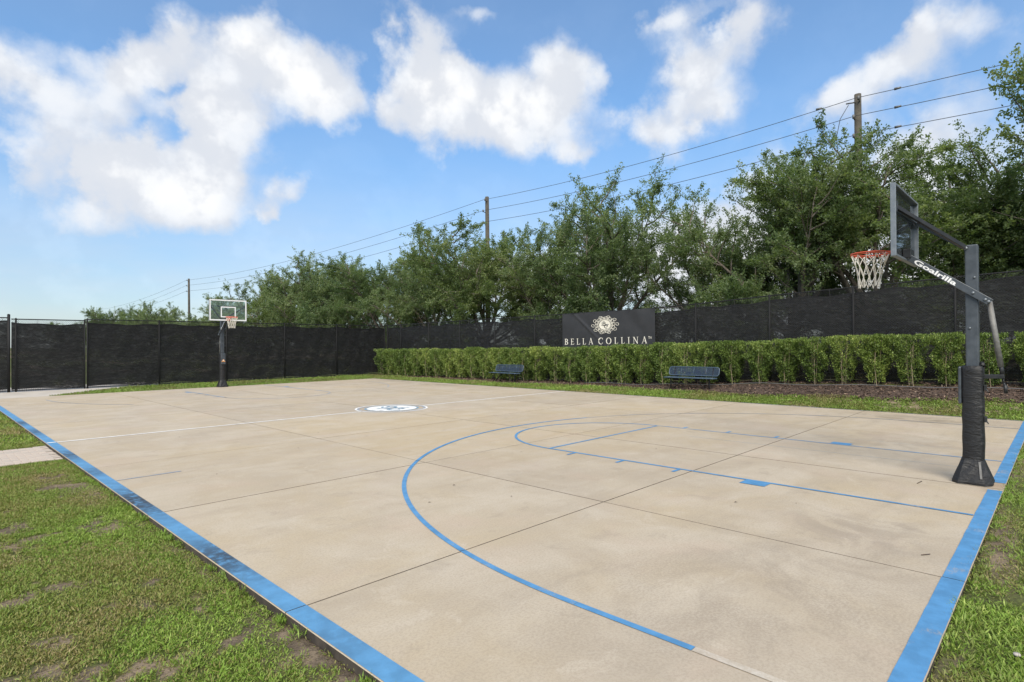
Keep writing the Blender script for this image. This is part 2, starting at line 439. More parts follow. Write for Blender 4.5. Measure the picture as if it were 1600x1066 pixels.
M['cream'] = simple('banner_cream_print', (0.74, 0.70, 0.60), 0.6, var=0.08)
M['ink'] = simple('banner_dark_print', (0.05, 0.05, 0.05), 0.6, var=0.1)
M['grey_metal'] = simple('slate_powder_coat', (0.060, 0.070, 0.082), 0.42, 0.1, var=0.22, scale=9, bump=0.05)
M['dark_metal'] = simple('black_powder_coat', (0.020, 0.021, 0.023), 0.45, 0.1, var=0.25)
M['alu'] = simple('board_frame_metal', (0.20, 0.22, 0.24), 0.42, 0.4, var=0.12)
M['zinc'] = simple('weathered_zinc_tube', (0.17, 0.165, 0.155), 0.6, 0.1, var=0.25, scale=18)
M['board_white'] = simple('board_white_print', (0.78, 0.79, 0.79), 0.5, var=0.05)
M['letter_white'] = simple('lettering_white', (0.80, 0.80, 0.80), 0.5, var=0.05)
M['rim'] = simple('rim_orange', (0.60, 0.085, 0.035), 0.45, 0.0, var=0.2, scale=25)
M['net'] = simple('net_cord', (0.78, 0.73, 0.63), 0.9, var=0.18, scale=30)
M['vinyl'] = mat_vinyl()
M['pad_logo'] = simple('pad_logo_orange', (0.65, 0.30, 0.10), 0.6, var=0.1)
M['glass'] = mat_glass()
M['bench_mesh'] = mat_weave('bench_expanded_metal', (0.024, 0.038, 0.066), 0.055, 0.0125, 0.0, 0.35)
M['bench_blue'] = simple('bench_blue_coating', (0.055, 0.085, 0.118), 0.35, var=0.15, scale=20)  # lighter than the mesh: highlight along the bench edges put into the colour
M['wood_pole'] = simple('weathered_pole_wood', (0.070, 0.062, 0.048), 0.9, var=0.3, scale=4, bump=0.4)
M['wire'] = simple('power_wire', (0.06, 0.065, 0.07), 0.6, var=0.1)
M['insul'] = simple('insulator_grey', (0.12, 0.12, 0.12), 0.4, var=0.2)
M['dead_leaf'] = simple('dead_leaf_brown', (0.07, 0.045, 0.03), 0.9, var=0.4)
M['cap'] = simple('plastic_lid_white', (0.45, 0.40, 0.37), 0.5, var=0.1)

# ------------------------------------------------------------------ mesh helpers
class MB:
    def __init__(self): self.v = []; self.f = []
    def raw(self, vs_, fs):
        o = len(self.v); self.v += [tuple(p) for p in vs_]; self.f += [tuple(i+o for i in f) for f in fs]; return self
    def box(self, lo, hi):
        x0, y0, z0 = lo; x1, y1, z1 = hi
        return self.raw([(x0,y0,z0),(x1,y0,z0),(x1,y1,z0),(x0,y1,z0),(x0,y0,z1),(x1,y0,z1),(x1,y1,z1),(x0,y1,z1)],
                        [(0,3,2,1),(4,5,6,7),(0,1,5,4),(1,2,6,5),(2,3,7,6),(3,0,4,7)])
    def beam(self, a, b, w, h, side=None):
        """rectangular bar from a to b, w across (side direction), h the other way"""
        a = Vector(a); b = Vector(b); d = (b-a).normalized()
        s = Vector(side) if side else (Vector((0,0,1)).cross(d) if abs(d.z) < .95 else Vector((1,0,0)))
        s = (s - d*s.dot(d)).normalized(); n = d.cross(s)
        vv = []
        for p in (a, b):
            for (i, j) in ((-1,-1),(1,-1),(1,1),(-1,1)): vv.append(p + s*(i*w/2) + n*(j*h/2))
        return self.raw(vv, [(3,2,1,0),(4,5,6,7),(0,1,5,4),(1,2,6,5),(2,3,7,6),(3,0,4,7)])
    def tube(self, pts, r, n=8, closed=False, caps=True):
        pts = [Vector(p) for p in pts]; N = len(pts); rr = r if hasattr(r, '__len__') else [r]*N
        vv = []; ref = None
        for i, p in enumerate(pts):
            d = (pts[(i+1) % N]-pts[i-1]) if closed else (pts[min(i+1,N-1)]-pts[max(i-1,0)])
            d.normalize()
            if ref is None: ref = d.orthogonal().normalized()
            ref = (ref - d*ref.dot(d)); ref = ref.normalized() if ref.length > 1e-6 else d.orthogonal().normalized()
            b = d.cross(ref)
            for k in range(n):
                a = 2*math.pi*k/n; vv.append(p + ref*(math.cos(a)*rr[i]) + b*(math.sin(a)*rr[i]))
        ff = []
        for i in range(N if closed else N-1):
            j = (i+1) % N
            for k in range(n):
                ff.append((i*n+k, i*n+(k+1) % n, j*n+(k+1) % n, j*n+k))
        if caps and not closed:
            ff.append(tuple(range(n-1, -1, -1))); ff.append(tuple((N-1)*n+k for k in range(n)))
        return self.raw(vv, ff)
    def sheet(self, fn, us, vs_, thick=None):
        vv = [fn(u, v) for v in vs_ for u in us]; n = len(us)
        ff = [(j*n+i, j*n+i+1, (j+1)*n+i+1, (j+1)*n+i) for j in range(len(vs_)-1) for i in range(n-1)]
        return self.raw(vv, ff)
    def obj(self, name, mat, parent=None, smooth=False, bevel=0.0):
        me = bpy.data.meshes.new(name)
        me.from_pydata(self.v, [], self.f); me.update()
        if smooth:
            for p in me.polygons: p.use_smooth = True
        return link(name, me, mat, parent, bevel)
def link(name, me, mat, parent=None, bevel=0.0):
    if mat is not None and not me.materials: me.materials.append(mat if not isinstance(mat, str) else M[mat])
    o = bpy.data.objects.new(name, me); COL.objects.link(o)
    if parent: o.parent = parent
    if bevel:
        b = o.modifiers.new('bevel', 'BEVEL'); b.width = bevel; b.segments = 2; b.limit_method = 'ANGLE'
    return o
def tag(o, label=None, cat=None, group=None, kind=None):
    if label: o['label'] = label
    if cat: o['category'] = cat
    if group: o['group'] = group
    if kind: o['kind'] = kind
    return o
def thing(name, loc, rz, label, cat, group=None):
    o = bpy.data.objects.new(name, None); COL.objects.link(o)
    o.location = loc; o.rotation_euler = (0, 0, rz); o.empty_display_size = 0.3
    return tag(o, label, cat, group)
def np_mesh(name, verts, quads, tint=None):
    me = bpy.data.meshes.new(name)
    nv, nf = len(verts), len(quads); k = quads.shape[1]
    me.vertices.add(nv); me.loops.add(nf*k); me.polygons.add(nf)
    me.vertices.foreach_set('co', np.ascontiguousarray(verts, dtype=np.float32).ravel())
    me.loops.foreach_set('vertex_index', np.ascontiguousarray(quads, dtype=np.int32).ravel())
    me.polygons.foreach_set('loop_start', np.arange(0, nf*k, k, dtype=np.int32))
    me.polygons.foreach_set('loop_total', np.full(nf, k, dtype=np.int32))
    if tint is not None:
        a = me.attributes.new('tint', 'FLOAT', 'POINT')
        a.data.foreach_set('value', np.ascontiguousarray(tint, dtype=np.float32))
    me.update(calc_edges=True)
    return me
def unit(a): return a/np.maximum(np.linalg.norm(a, axis=1, keepdims=True), 1e-9)
def leaf_cards(c, d, n, L, Wd, fold=0.0):
    """rhombic leaves: centre c, long axis d, normal n"""
    d = unit(d); s = unit(np.cross(n, d)); nn = np.cross(d, s)
    L = L[:, None]; Wd = Wd[:, None]
    v = np.stack([c-d*L*.5, c-d*L*.02+s*Wd*.5+nn*Wd*fold, c+d*L*.5, c-d*L*.02-s*Wd*.5+nn*Wd*fold], 1).reshape(-1, 3)
    q = np.arange(len(c)*4).reshape(-1, 4)
    return v, q

# ---- smooth value noise in numpy (shared by ground cover and blades)
_perm = np.random.default_rng(3).random((256, 256))
def vnoise(x, y):
    xi = np.floor(x).astype(int); yi = np.floor(y).astype(int); fx = x-xi; fy = y-yi
    fx = fx*fx*(3-2*fx); fy = fy*fy*(3-2*fy)
    g = lambda a, b: _perm[a & 255, b & 255]
    return (g(xi, yi)*(1-fx)+g(xi+1, yi)*fx)*(1-fy) + (g(xi, yi+1)*(1-fx)+g(xi+1, yi+1)*fx)*fy
def fbm(x, y, o=4):
    s = 0; a = .5; t = 0
    for i in range(o):
        s = s+a*vnoise(x+17*i, y+31*i); t += a; x = x*2.03; y = y*2.03; a *= .55
    return s/t
def sstep(x, a, b):
    t = np.clip((x-a)/(b-a), 0, 1); return t*t*(3-2*t)

CW, CL = 15.3, 26.0    # court slab
def ground_z(x, y):
    x = np.asarray(x, float); y = np.asarray(y, float)
    left = -0.058 + 0.035*(fbm(x*.8+5, y*.8, 3)-.5)
    near = -0.03 + 0.03*(fbm(x*1.5, y*1.5+9, 3)-.5)
    h = np.interp(y, [-8, 0, 2.6, 6.6, 9.2, 11.5, 18.4, 29, 40], [.64, .60, .56, .44, .26, .15, .05, -.04, -.06])
    t = sstep(x, 15.3, 18.1)
    right = -0.02 + (h+.02)*np.clip((x-15.3)/2.7, 0, 1)*(.6+.4*t)
    far = -0.04 + 0*x
    z = np.where(x < 0.1, left, np.where(x > 15.2, right, np.where(y < 0.1, near, far)))
    k = sstep(x, -2.0, 0.6)*sstep(-y, -.4, .4)
    z = np.where((x < 0.1) & (y < .4), left*(1-k)+near*k, z)
    inside = (x > .02) & (x < CW-.02) & (y > .02) & (y < CL-.02)
    return np.where(inside, -0.16, z)
def cover(x, y):
    """how much of the soil the grass covers, 0..1"""
    x = np.asarray(x, float); y = np.asarray(y, float)
    n = .3*fbm(x*1.1+3, y*1.1+8, 5) + .35*fbm(x*3.1+40, y*3.1+11, 4) + .35*fbm(x*8.5+4, y*8.5+21, 4)
    c = sstep(n, .355, .475)
    left = x < 0.1
    # bare, trodden ground beside the path and along the slab edge; lush patch beyond
    bare = np.exp(-((x+.40)/.35)**2-((y-9.6)/1.1)**2)*.95
    edge = np.exp(-((x+.10)/.22)**2)*np.where(y < 9, .55, .0)*sstep(fbm(x*2, y*1.3+50, 3), .35, .6)
    c = np.where(left, np.clip(c*.98+.06+sstep(y, 8.2, 10.5)*.6 - bare-edge, 0, 1), c)
    nearl = (y < .1) & (x > .5) & (x < 15.2)
    c = np.where(nearl, np.clip(c*1.1-.55*sstep(fbm(x*1.7+8, y*2.5+60, 4), .42, .58), 0, 1), c)
    rightlawn = (x > 15.2) & (x < 17.0)
    c = np.where(rightlawn, np.clip(.10+.75*c+.5*sstep(y, 5.0, 7.0)-.15*sstep(-y, -4.5, -2), 0, 1), c)
    return c

# ------------------------------------------------------------------ ground sheet
def axis(*segs):
    out = []
    for a, b, st in segs: out += list(np.arange(a, b-1e-6, st))
    return np.array(sorted(set(np.round(out, 4))))
gx = np.concatenate([[-3000, -900, -300, -120, -60, -30, -15, -8, -5.5], axis((-4, -.001, .08)), [-.005, .03], axis((1, 15.2, 1.0)), [15.26, 15.31], axis((15.4, 19.4, .2)), [20, 21.5, 23, 26, 30, 40, 60, 120, 300, 900, 3000]])
gy = np.concatenate([[-3000, -900, -300, -120, -60, -30, -15, -8], axis((-5, -1, .4)), axis((-1, -.001, .08)), [-.005, .03], axis((.1, 14, .1)), axis((14, 25.9, .35)), [25.97, 26.005], axis((26.3, 31, .4)), [33, 36, 42, 50, 65, 90, 140, 220, 400, 900, 3000]])
GX, GY = np.meshgrid(gx, gy)
GZ = ground_z(GX, GY)
gv = np.stack([GX.ravel(), GY.ravel(), GZ.ravel()], 1)
nx, ny = len(gx), len(gy)
ii, jj = np.meshgrid(np.arange(nx-1), np.arange(ny-1))
b0 = (jj*nx+ii).ravel()
gq = np.stack([b0, b0+1, b0+nx+1, b0+nx], 1)
gme = np_mesh('ground', gv, gq)
a = gme.attributes.new('cover', 'FLOAT', 'POINT')
a.data.foreach_set('value', cover(GX.ravel(), GY.ravel()).astype(np.float32))
for p in gme.polygons: p.use_smooth = True
tag(link('ground', gme, 'ground'), kind='structure')

# ------------------------------------------------------------------ court slab, panels, paint
XJ = [0.0, 3.64, 7.28, 11.38, CW]
YJ = [0.0, 3.19, 6.41, 9.68, 13.03, 16.27, 19.5, 22.75, CL]
court = MB().box((0.012, 0.012, -0.20), (CW-.012, CL-.012, -0.014)).obj('court', 'joint')
tag(court, kind='structure')
GAP = 0.0036
for i in range(4):
    for j in range(8):
        x0 = XJ[i]+(GAP if i else 0); x1 = XJ[i+1]-(GAP if i < 3 else 0)
        y0 = YJ[j]+(GAP if j else 0); y1 = YJ[j+1]-(GAP if j < 7 else 0)
        dz = random.uniform(-.0012, .0012)
        e = .004
        b = MB().raw([(x0,y0,-.16),(x1,y0,-.16),(x1,y1,-.16),(x0,y1,-.16),
                      (x0,y0,dz-e),(x1,y0,dz-e),(x1,y1,dz-e),(x0,y1,dz-e),
                      (x0+e,y0+e,dz),(x1-e,y0+e,dz),(x1-e,y1-e,dz),(x0+e,y1-e,dz)],
                     [(0,1,5,4),(1,2,6,5),(2,3,7,6),(3,0,4,7),(4,5,9,8),(5,6,10,9),(6,7,11,10),(7,4,8,11),(8,9,10,11)])
        o = b.obj('concrete_panel', 'concrete', court)
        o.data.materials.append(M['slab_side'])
        o.data.materials.append(M['joint'])
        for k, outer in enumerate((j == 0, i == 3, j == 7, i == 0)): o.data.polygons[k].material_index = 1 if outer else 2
        for k, outer in enumerate((j == 0, i == 3, j == 7, i == 0)):
            if not outer: o.data.polygons[4+k].material_index = 2
PZ = 0.0042
def cutspan(a, b, joints):
    """split a span where it crosses a joint so the joint stays open through the paint"""
    cuts = [j for j in joints[1:-1] if a < j < b]
    out = []; s = a
    for c in cuts:
        out.append((s, c-GAP-.001)); s = c+GAP+.001
    out.append((s, b)); return out
def rect_paint(name, x0, x1, y0, y1, mat, z=PZ, jag=0.0):
    b = MB()
    for (p, q) in cutspan(x0, x1, XJ):
        for (r, s) in cutspan(y0, y1, YJ):
            nu = max(1, int((q-p)/.12)) if jag else 1; nv = max(1, int((s-r)/.12)) if jag else 1
            if not jag:
                b.raw([(p,r,z),(q,r,z),(q,s,z),(p,s,z)], [(0,1,2,3)])
            elif q-p > s-r:
                xs = np.linspace(p, q, nu+1)
                lo = [r+random.uniform(-jag, jag) for _ in xs]; hi = [s+random.uniform(-jag, jag) for _ in xs]
                b.sheet(lambda k, v: (xs[k], (lo if v == 0 else hi)[k], z), range(nu+1), (0, 1))
            else:
                ys = np.linspace(r, s, nv+1)
                lo = [p+random.uniform(-jag, jag) for _ in ys]; hi = [q+random.uniform(-jag, jag) for _ in ys]
                b.sheet(lambda v, k: ((lo if v == 0 else hi)[k], ys[k], z), (0, 1), range(nv+1))
    return b.obj(name, mat, court)
def arc_paint(name, cx, cy, r0, r1, a0, a1, mat, z=PZ, n=120):
    b = MB(); A = np.linspace(a0, a1, n+1)
    rm = (r0+r1)/2
    for k in range(n):
        pts = [(cx+r*math.cos(t), cy+r*math.sin(t)) for r, t in ((r0, A[k]), (r1, A[k]), (r1, A[k+1]), (r0, A[k+1]))]
        mx = [cx+rm*math.cos(t) for t in (A[k], A[k+1])]; my = [cy+rm*math.sin(t) for t in (A[k], A[k+1])]
        parts = [(0.0, 1.0)]
        for vals, J in ((mx, XJ), (my, YJ)):
            for j in J[1:-1]:
                if (vals[0]-j)*(vals[1]-j) < 0:
                    tt = (j-vals[0])/(vals[1]-vals[0]); g_ = (GAP+.001)/abs(vals[1]-vals[0])
                    parts = [(s, e_) for (s0, e0_) in parts for (s, e_) in ((s0, min(e0_, tt-g_)), (max(s0, tt+g_), e0_)) if e_ > s]
        for s, e_ in parts:
            L = lambda p, q, t: (p[0]+(q[0]-p[0])*t, p[1]+(q[1]-p[1])*t, z)
            b.raw([L(pts[0], pts[3], s), L(pts[1], pts[2], s), L(pts[1], pts[2], e_), L(pts[0], pts[3], e_)], [(0, 1, 2, 3)])
    return b.obj(name, mat, court)
XC = 7.556
K = 1.829
FTY = 5.79
lw = 0.05
# perimeter stripes
tag(rect_paint('sideline_stripe', 0.004, 0.150, 0.155, CL-.01, 'blue_side'), 'blue sideline stripe along the left slab edge with black mildew stains')
tag(rect_paint('baseline_stripe', 0.004, 7.16, 0.004, 0.140, 'blue', jag=.002), 'blue baseline stripe along the near right slab edge')
rect_paint('baseline_stripe', 7.66, CW-.01, 0.004, 0.140, 'blue', jag=.002)
rect_paint('far_sideline_stripe', CW-.07, CW-.02, 0.15, CL-.15, 'blue_ghost')
# halfway line
rect_paint('halfway_line', 0.155, XC-1.0, 12.935, 13.008, 'white')
rect_paint('halfway_line', XC+1.0, CW-.1, 12.935, 13.008, 'white')
rect_paint('halfway_line_end', 0.012, 0.145, 12.935, 13.008, 'white', z=PZ+.003)
# lane
rect_paint('lane_line', XC-K, XC-K+lw, 0.145, FTY, 'blue')
rect_paint('lane_line', XC+K-lw, XC+K, 0.145, FTY, 'blue_pale')
rect_paint('free_throw_line', XC-K+lw+.002, XC+K-lw-.002, FTY-lw, FTY, 'blue')
for sgn, mt in ((-1, 'blue'), (1, 'blue')):
    xa = XC+sgn*K
    def lane_piece(nm, w, y0, y1):
        x0, x1 = (xa-w, xa-.002) if sgn < 0 else (xa+.002, xa+w)
        rect_paint(nm, x0, x1, y0, y1, mt)
    lane_piece('lane_block', .21, 2.13, 2.44)
    for q in range(3):
        yy = 3.34+q*.915
        lane_piece('lane_mark', .20, yy, yy+.05)
rect_paint('lane_seam', XC+.93, XC+.938, 0.3, 4.6, 'logo_blue')
rect_paint('lane_seam', XC+2.6, XC+2.606, 0.2, 3.1, 'logo_blue')
# free throw circle (outer half) and three-point line
arc_paint('free_throw_arc', XC, FTY-.025, K-lw, K, 0.02, math.pi-.02, 'blue', n=72)
C3Y, R3 = 1.87, 6.17
arc_paint('three_point_arc', XC, C3Y, R3-.055, R3, math.radians(72), math.pi, 'blue', n=130)
arc_paint('three_point_arc', XC, C3Y, R3-.045, R3, 0.0, math.radians(71.9), 'blue_ghost', n=90)
rect_paint('three_point_line', XC-R3, XC-R3+.055, 1.02, C3Y-.003, 'blue')
rect_paint('three_point_line_worn', XC-R3, XC-R3+.055, 0.15, 1.017, 'white_ghost')
rect_paint('three_point_line_worn', XC+R3-.05, XC+R3, 0.15, C3Y-.003, 'blue_ghost')
rect_paint('practice_line', 0.155, 0.93, 8.47, 8.51, 'blue_ghost')
# faded lines of the far half
arc_paint('far_three_point_arc', XC, CL-C3Y, R3-.05, R3, math.radians(180), math.radians(222), 'blue_ghost', n=40)
arc_paint('far_three_point_arc', XC, CL-C3Y, R3-.05, R3, math.radians(318), math.radians(360), 'blue_ghost', n=40)
arc_paint('far_free_throw_arc', XC, CL-FTY, K-lw, K, math.radians(175), math.radians(360), 'blue_ghost', n=48)
rect_paint('far_lane_line', XC-K, XC-K+lw, CL-FTY, CL-1.5, 'blue_pale')
rect_paint('far_lane_line', XC+K-lw, XC+K, CL-FTY, CL-.3, 'blue_pale')
for q in range(3):
    rect_paint('far_lane_mark', XC-K-.2, XC-K-.002, CL-3.39-q*.915, CL-3.34-q*.915, 'blue_pale')
rect_paint('far_lane_block', XC-K-.2, XC-K-.002, CL-2.44, CL-2.13, 'blue_pale')
rect_paint('far_lane_block', XC+K+.002, XC+K+.2, CL-2.44, CL-2.13, 'blue_pale')
# centre-circle logo
LX, LY = XC+.03, 13.06
arc_paint('center_ring', LX, LY, .945, 1.0, 0, 2*math.pi, 'white', n=96)
arc_paint('center_ring_slate', LX, LY, .88, .94, 0, 2*math.pi, 'blue_ghost', n=96)
arc_paint('center_ring_slate', LX, LY, .69, .75, 0, 2*math.pi, 'logo_blue', n=96)
arc_paint('center_disc', LX, LY, 0.002, .686, 0, 2*math.pi, 'white', n=96)

def ribbon(path, width, closed=False):
    """flat 2-D stroke along path (list of (x,y)); width scalar or list -> verts2d, faces"""
    P = [Vector((p[0], p[1])) for p in path]; N = len(P)
    w = width if hasattr(width, '__len__') else [width]*N
    vv = []
    for i in range(N):
        d = (P[(i+1) % N]-P[i-1]) if closed else (P[min(i+1,N-1)]-P[max(i-1,0)])
        d = d.normalized() if d.length > 1e-9 else Vector((1,0)); nrm = Vector((-d.y, d.x))
        vv += [P[i]-nrm*w[i]/2, P[i]+nrm*w[i]/2]
    ff = [(2*i, 2*((i+1) % N), 2*((i+1) % N)+1, 2*i+1) for i in range(N if closed else N-1)]
    return vv, ff
def arc2(cx, cy, rx, ry, a0, a1, n=18):
    return [(cx+rx*math.cos(math.radians(a0+(a1-a0)*k/n)), cy+ry*math.sin(math.radians(a0+(a1-a0)*k/n))) for k in range(n+1)]
def spiral2(cx, cy, r0, r1, a0, a1, n=20):
    return [(cx+(r0+(r1-r0)*k/n)*math.cos(math.radians(a0+(a1-a0)*k/n)), cy+(r0+(r1-r0)*k/n)*math.sin(math.radians(a0+(a1-a0)*k/n))) for k in range(n+1)]
def monogram():
    """entwined script B over C in a unit disc, as strokes (path, width)"""
    S = []
    S.append((arc2(-.36, .42, .13, .30, 150, 390), .10))                    # B: left sweep
    S.append((arc2(-.16, .50, .24, .19, -90, 150), .12))                    # upper bowl
    S.append((arc2(-.14, .14, .30, .20, -120, 90), .12))
    S.append(([(-.62, .02), (-.45, -.14), (-.15, -.16), (.15, -.04), (.40, .10), (.62, .12), (.74, .0)], .10))  # swash between
    S.append((arc2(.30, -.40, .36, .34, 40, 300), .14))                     # C
    S.append((spiral2(.42, -.28, .14, .05, 60, -220), .09))
    return S
mono = monogram()
b = MB()
cs, sn = math.cos(-YAW), math.sin(-YAW)   # logo reads from the near sideline corner
for path, w in mono:
    vv, ff = ribbon(path, w)
    b.raw([(LX+.66*(p.x*cs-p.y*sn), LY+.66*(p.x*sn+p.y*cs), PZ+.004) for p in vv], ff)
tag(b.obj('center_monogram', 'logo_blue', court), 'slate blue script monogram painted on the white disc at midcourt')

# ------------------------------------------------------------------ paver path and walkway
path = MB().raw([(-7, 11.18, -.058), (-.004, 11.18, -.050), (-.004, 12.93, -.050), (-7, 12.93, -.058)], [(0, 1, 2, 3)]).obj('paver_path', 'joint')
tag(path, kind='structure')
pm = []
for s_ in range(2):
    e = .008
    me = MB().raw([(0,0,-.06),(.196,0,-.06),(.196,.096,-.06),(0,.096,-.06),(0,0,-e),(.196,0,-e),(.196,.096,-e),(0,.096,-e),(e,e,0),(.196-e,e,0),(.196-e,.096-e,0),(e,.096-e,0)],
                   [(0,1,5,4),(1,2,6,5),(2,3,7,6),(3,0,4,7),(4,5,9,8),(5,6,10,9),(6,7,11,10),(7,4,8,11),(8,9,10,11)])
    m_ = bpy.data.meshes.new('paver'); m_.from_pydata(me.v, [], me.f); m_.materials.append(M['paver' if s_ == 0 else 'paver_b']); pm.append(m_)
row = 0; y = 11.185
while y < 12.85:
    x = -.012-.196-(.1 if row % 2 else 0)
    while x > -1.75:
        o = bpy.data.objects.new('paver', random.choice((pm[0], pm[0], pm[1]))); COL.objects.link(o); o.parent = path
        o.location = (x, y, -.030+random.uniform(-.003, .003)); o.rotation_euler = (random.uniform(-.01, .01), random.uniform(-.01, .01), 0)
        x -= .2
    y += .1; row += 1
def on_ground(pts, dz): return [(x, y, float(ground_z(x, y))+dz) for x, y in pts]
wk = MB().raw([(-.9, 26.02, -.03), (1.3, 26.02, -.03), (4.9, 29.6, -.03), (6.5, 30.6, -.03), (6.5, 33.5, -.03), (-14, 33.5, -.03), (-14, 27.0, -.03)], [tuple(range(7))]).obj('walkway', 'walk')
tag(wk, kind='structure')

# ------------------------------------------------------------------ mulch bed
def bed_edge(y): return 16.58 + .35*min(1, max(0, (y-8)/5)) + .35*math.sin(y*.55+1.0)*.5 + .12*math.sin(y*1.7)
ys = np.arange(-6, 30.01, .25)
b = MB().sheet(lambda k, v: (lambda xx, yy: (xx, yy, float(ground_z(xx, yy))+.012))(bed_edge(v)+k*(19.9-bed_edge(v)), v), [0, .12, .24, .36, .5, .65, .8, 1.0], ys)
tag(b.obj('mulch_bed', 'mulch_base'), kind='structure')
N = 34000
my = RNG.uniform(-6, 29.8, N); mx = np.array([bed_edge(t) for t in my]) + RNG.beta(1.0, 1.2, N)*2.0 - .12
c = np.stack([mx, my, ground_z(mx, my)+.02+RNG.uniform(0, .025, N)], 1)
d = unit(np.stack([RNG.normal(size=N), RNG.normal(size=N), RNG.normal(0, .25, N)], 1)); nn = unit(np.stack([RNG.normal(0, .45, N), RNG.normal(0, .45, N), np.ones(N)], 1))
v, q = leaf_cards(c, d, nn, RNG.uniform(.03, .11, N), RNG.uniform(.012, .04, N))
tag(link('mulch_chips', np_mesh('mulch_chips', v, q, np.repeat(RNG.beta(1.4, 1.8, N), 4)), 'mulch'), 'reddish brown wood mulch chips spread under the hedge', 'mulch', kind='stuff')

# ------------------------------------------------------------------ grass
def grass_patch(name, x, y, Lmin, Lmax, wide, keep_pow, label, clump=0.0, lean=1.0):
    c = cover(x, y)
    k = RNG.random(len(x)) < np.clip(c, .04, 1)**keep_pow
    x, y, c = x[k], y[k], c[k]; n = len(x)
    z = ground_z(x, y)
    hz = fbm(x*6+9, y*6+2, 3)
    L = RNG.uniform(Lmin, Lmax, n)*(.55+.75*hz)*(.6+.4*c)*np.where(RNG.random(n) < .06, 1.7, 1.0)
    a = RNG.uniform(0, 2*np.pi, n); tilt = RNG.uniform(.15, 1.15, n)*lean
    d = np.stack([np.cos(a)*np.cos(tilt), np.sin(a)*np.cos(tilt), np.sin(tilt)], 1)
    ce = np.stack([x, y, z], 1) + d*(L*.46)[:, None] + np.stack([0*x, 0*x, RNG.uniform(-.004, .012, n)], 1)
    nn = unit(np.stack([RNG.normal(0, .5, n), RNG.normal(0, .5, n), np.ones(n)], 1))
    v, q = leaf_cards(ce, d, nn, L, RNG.uniform(wide*.6, wide*1.3, n), .15)
    patch = fbm(x*.9+70, y*.9+3, 4)
    tint = np.clip(.18+.55*sstep(patch, .35, .65)*c+RNG.normal(0, .24, n)+.15*(c-.5), 0, 1)
    tint = np.where(RNG.random(n) < .17, RNG.uniform(0, .16, n), tint)
    return tag(link(name, np_mesh(name, v, q, np.repeat(tint, 4)), 'blade'), label, 'grass', kind='stuff')
def inside_path(x, y): return (y > 11.15) & (y < 12.96)
# left lawn
n = 440000
t = RNG.random(n)
y = 1.4 + 12.0*t**1.25; x = -RNG.random(n)*(.9+ (2.3)*np.clip(1-(y-1.4)/14, .12, 1)) + .012
k = ~inside_path(x, y); grass_patch('lawn_grass', x[k], y[k], .018, .040, .0072, .9, 'patchy green and brown lawn grass left of the blue sideline')
n = 40000
y = RNG.uniform(12.9, 26, n); x = -RNG.random(n)*2.6 + .01
k = ~inside_path(x, y); grass_patch('lawn_grass', x[k], y[k], .04, .08, .014, .6, 'bright green lawn grass beyond the paver path')
# lawn outside the near baseline, creeping over the paint
n = 95000
x = 1.2 + 14.5*RNG.random(n)**1.5; y = .03 - RNG.random(n)**.9*(.75+.1*x) + .045*(fbm(x*2.2, x*0+4, 3)-.42)
grass_patch('lawn_grass', x, y, .03, .062, .0085, .75, 'ragged lawn grass creeping over the baseline stripe at right')
def tufts(xs, ys, per, R, name, label):
    X = []; Y = []
    for cx, cy, r in zip(xs, ys, R):
        m_ = int(per*r*r*400)+30
        a = RNG.uniform(0, 2*np.pi, m_); rr = r*np.sqrt(RNG.random(m_)); X.append(cx+rr*np.cos(a)); Y.append(cy+rr*np.sin(a)*.6)
    x = np.concatenate(X); y = np.concatenate(Y); n = len(x); z = ground_z(x, y); z = np.maximum(z, -.045)
    L = RNG.uniform(.03, .075, n); a = RNG.uniform(0, 2*np.pi, n); tl = RNG.uniform(.3, 1.3, n)
    d = np.stack([np.cos(a)*np.cos(tl), np.sin(a)*np.cos(tl), np.sin(tl)], 1)
    v, q = leaf_cards(np.stack([x, y, z], 1)+d*(L*.46)[:, None], d, unit(np.stack([RNG.normal(0,.5,n), RNG.normal(0,.5,n), np.ones(n)], 1)), L, RNG.uniform(.005, .009, n), .15)
    tag(link(name, np_mesh(name, v, q, np.repeat(np.clip(RNG.normal(.68, .17, n), 0, 1), 4)), 'blade'), label, 'grass', kind='stuff')
tx = 1.6+13*RNG.random(60)**1.3
tufts(tx, -.02-.04*RNG.random(60), 1.6, .05+.07*RNG.random(60), 'grass_tufts', 'tufts of long green grass overhanging the near baseline stripe')
ty = 1.6+9.2*RNG.random(46)
tufts(-.035+.03*RNG.random(46), ty, 1.5, .035+.05*RNG.random(46), 'grass_tufts', 'small grass tufts leaning against the left slab edge')
# far strip between court and mulch
n = 150000
y = -6+35.5*RNG.random(n)**1.35; x = 15.31+RNG.random(n)*1.9
k = x < np.array(np.vectorize(bed_edge)(y))+.15
grass_patch('lawn_grass', x[k], y[k], .05, .10, .017, .8, 'strip of short grass between the court and the mulch bed')
n = 42000
x = RNG.uniform(1.8, 18.3, n); y = RNG.uniform(26.0, 30.0, n)
k = (y-26 < (x-1.3)*1.05)
grass_patch('lawn_grass', x[k], y[k], .05, .10, .022, .5, 'strip of green grass under the far black windscreen fence')

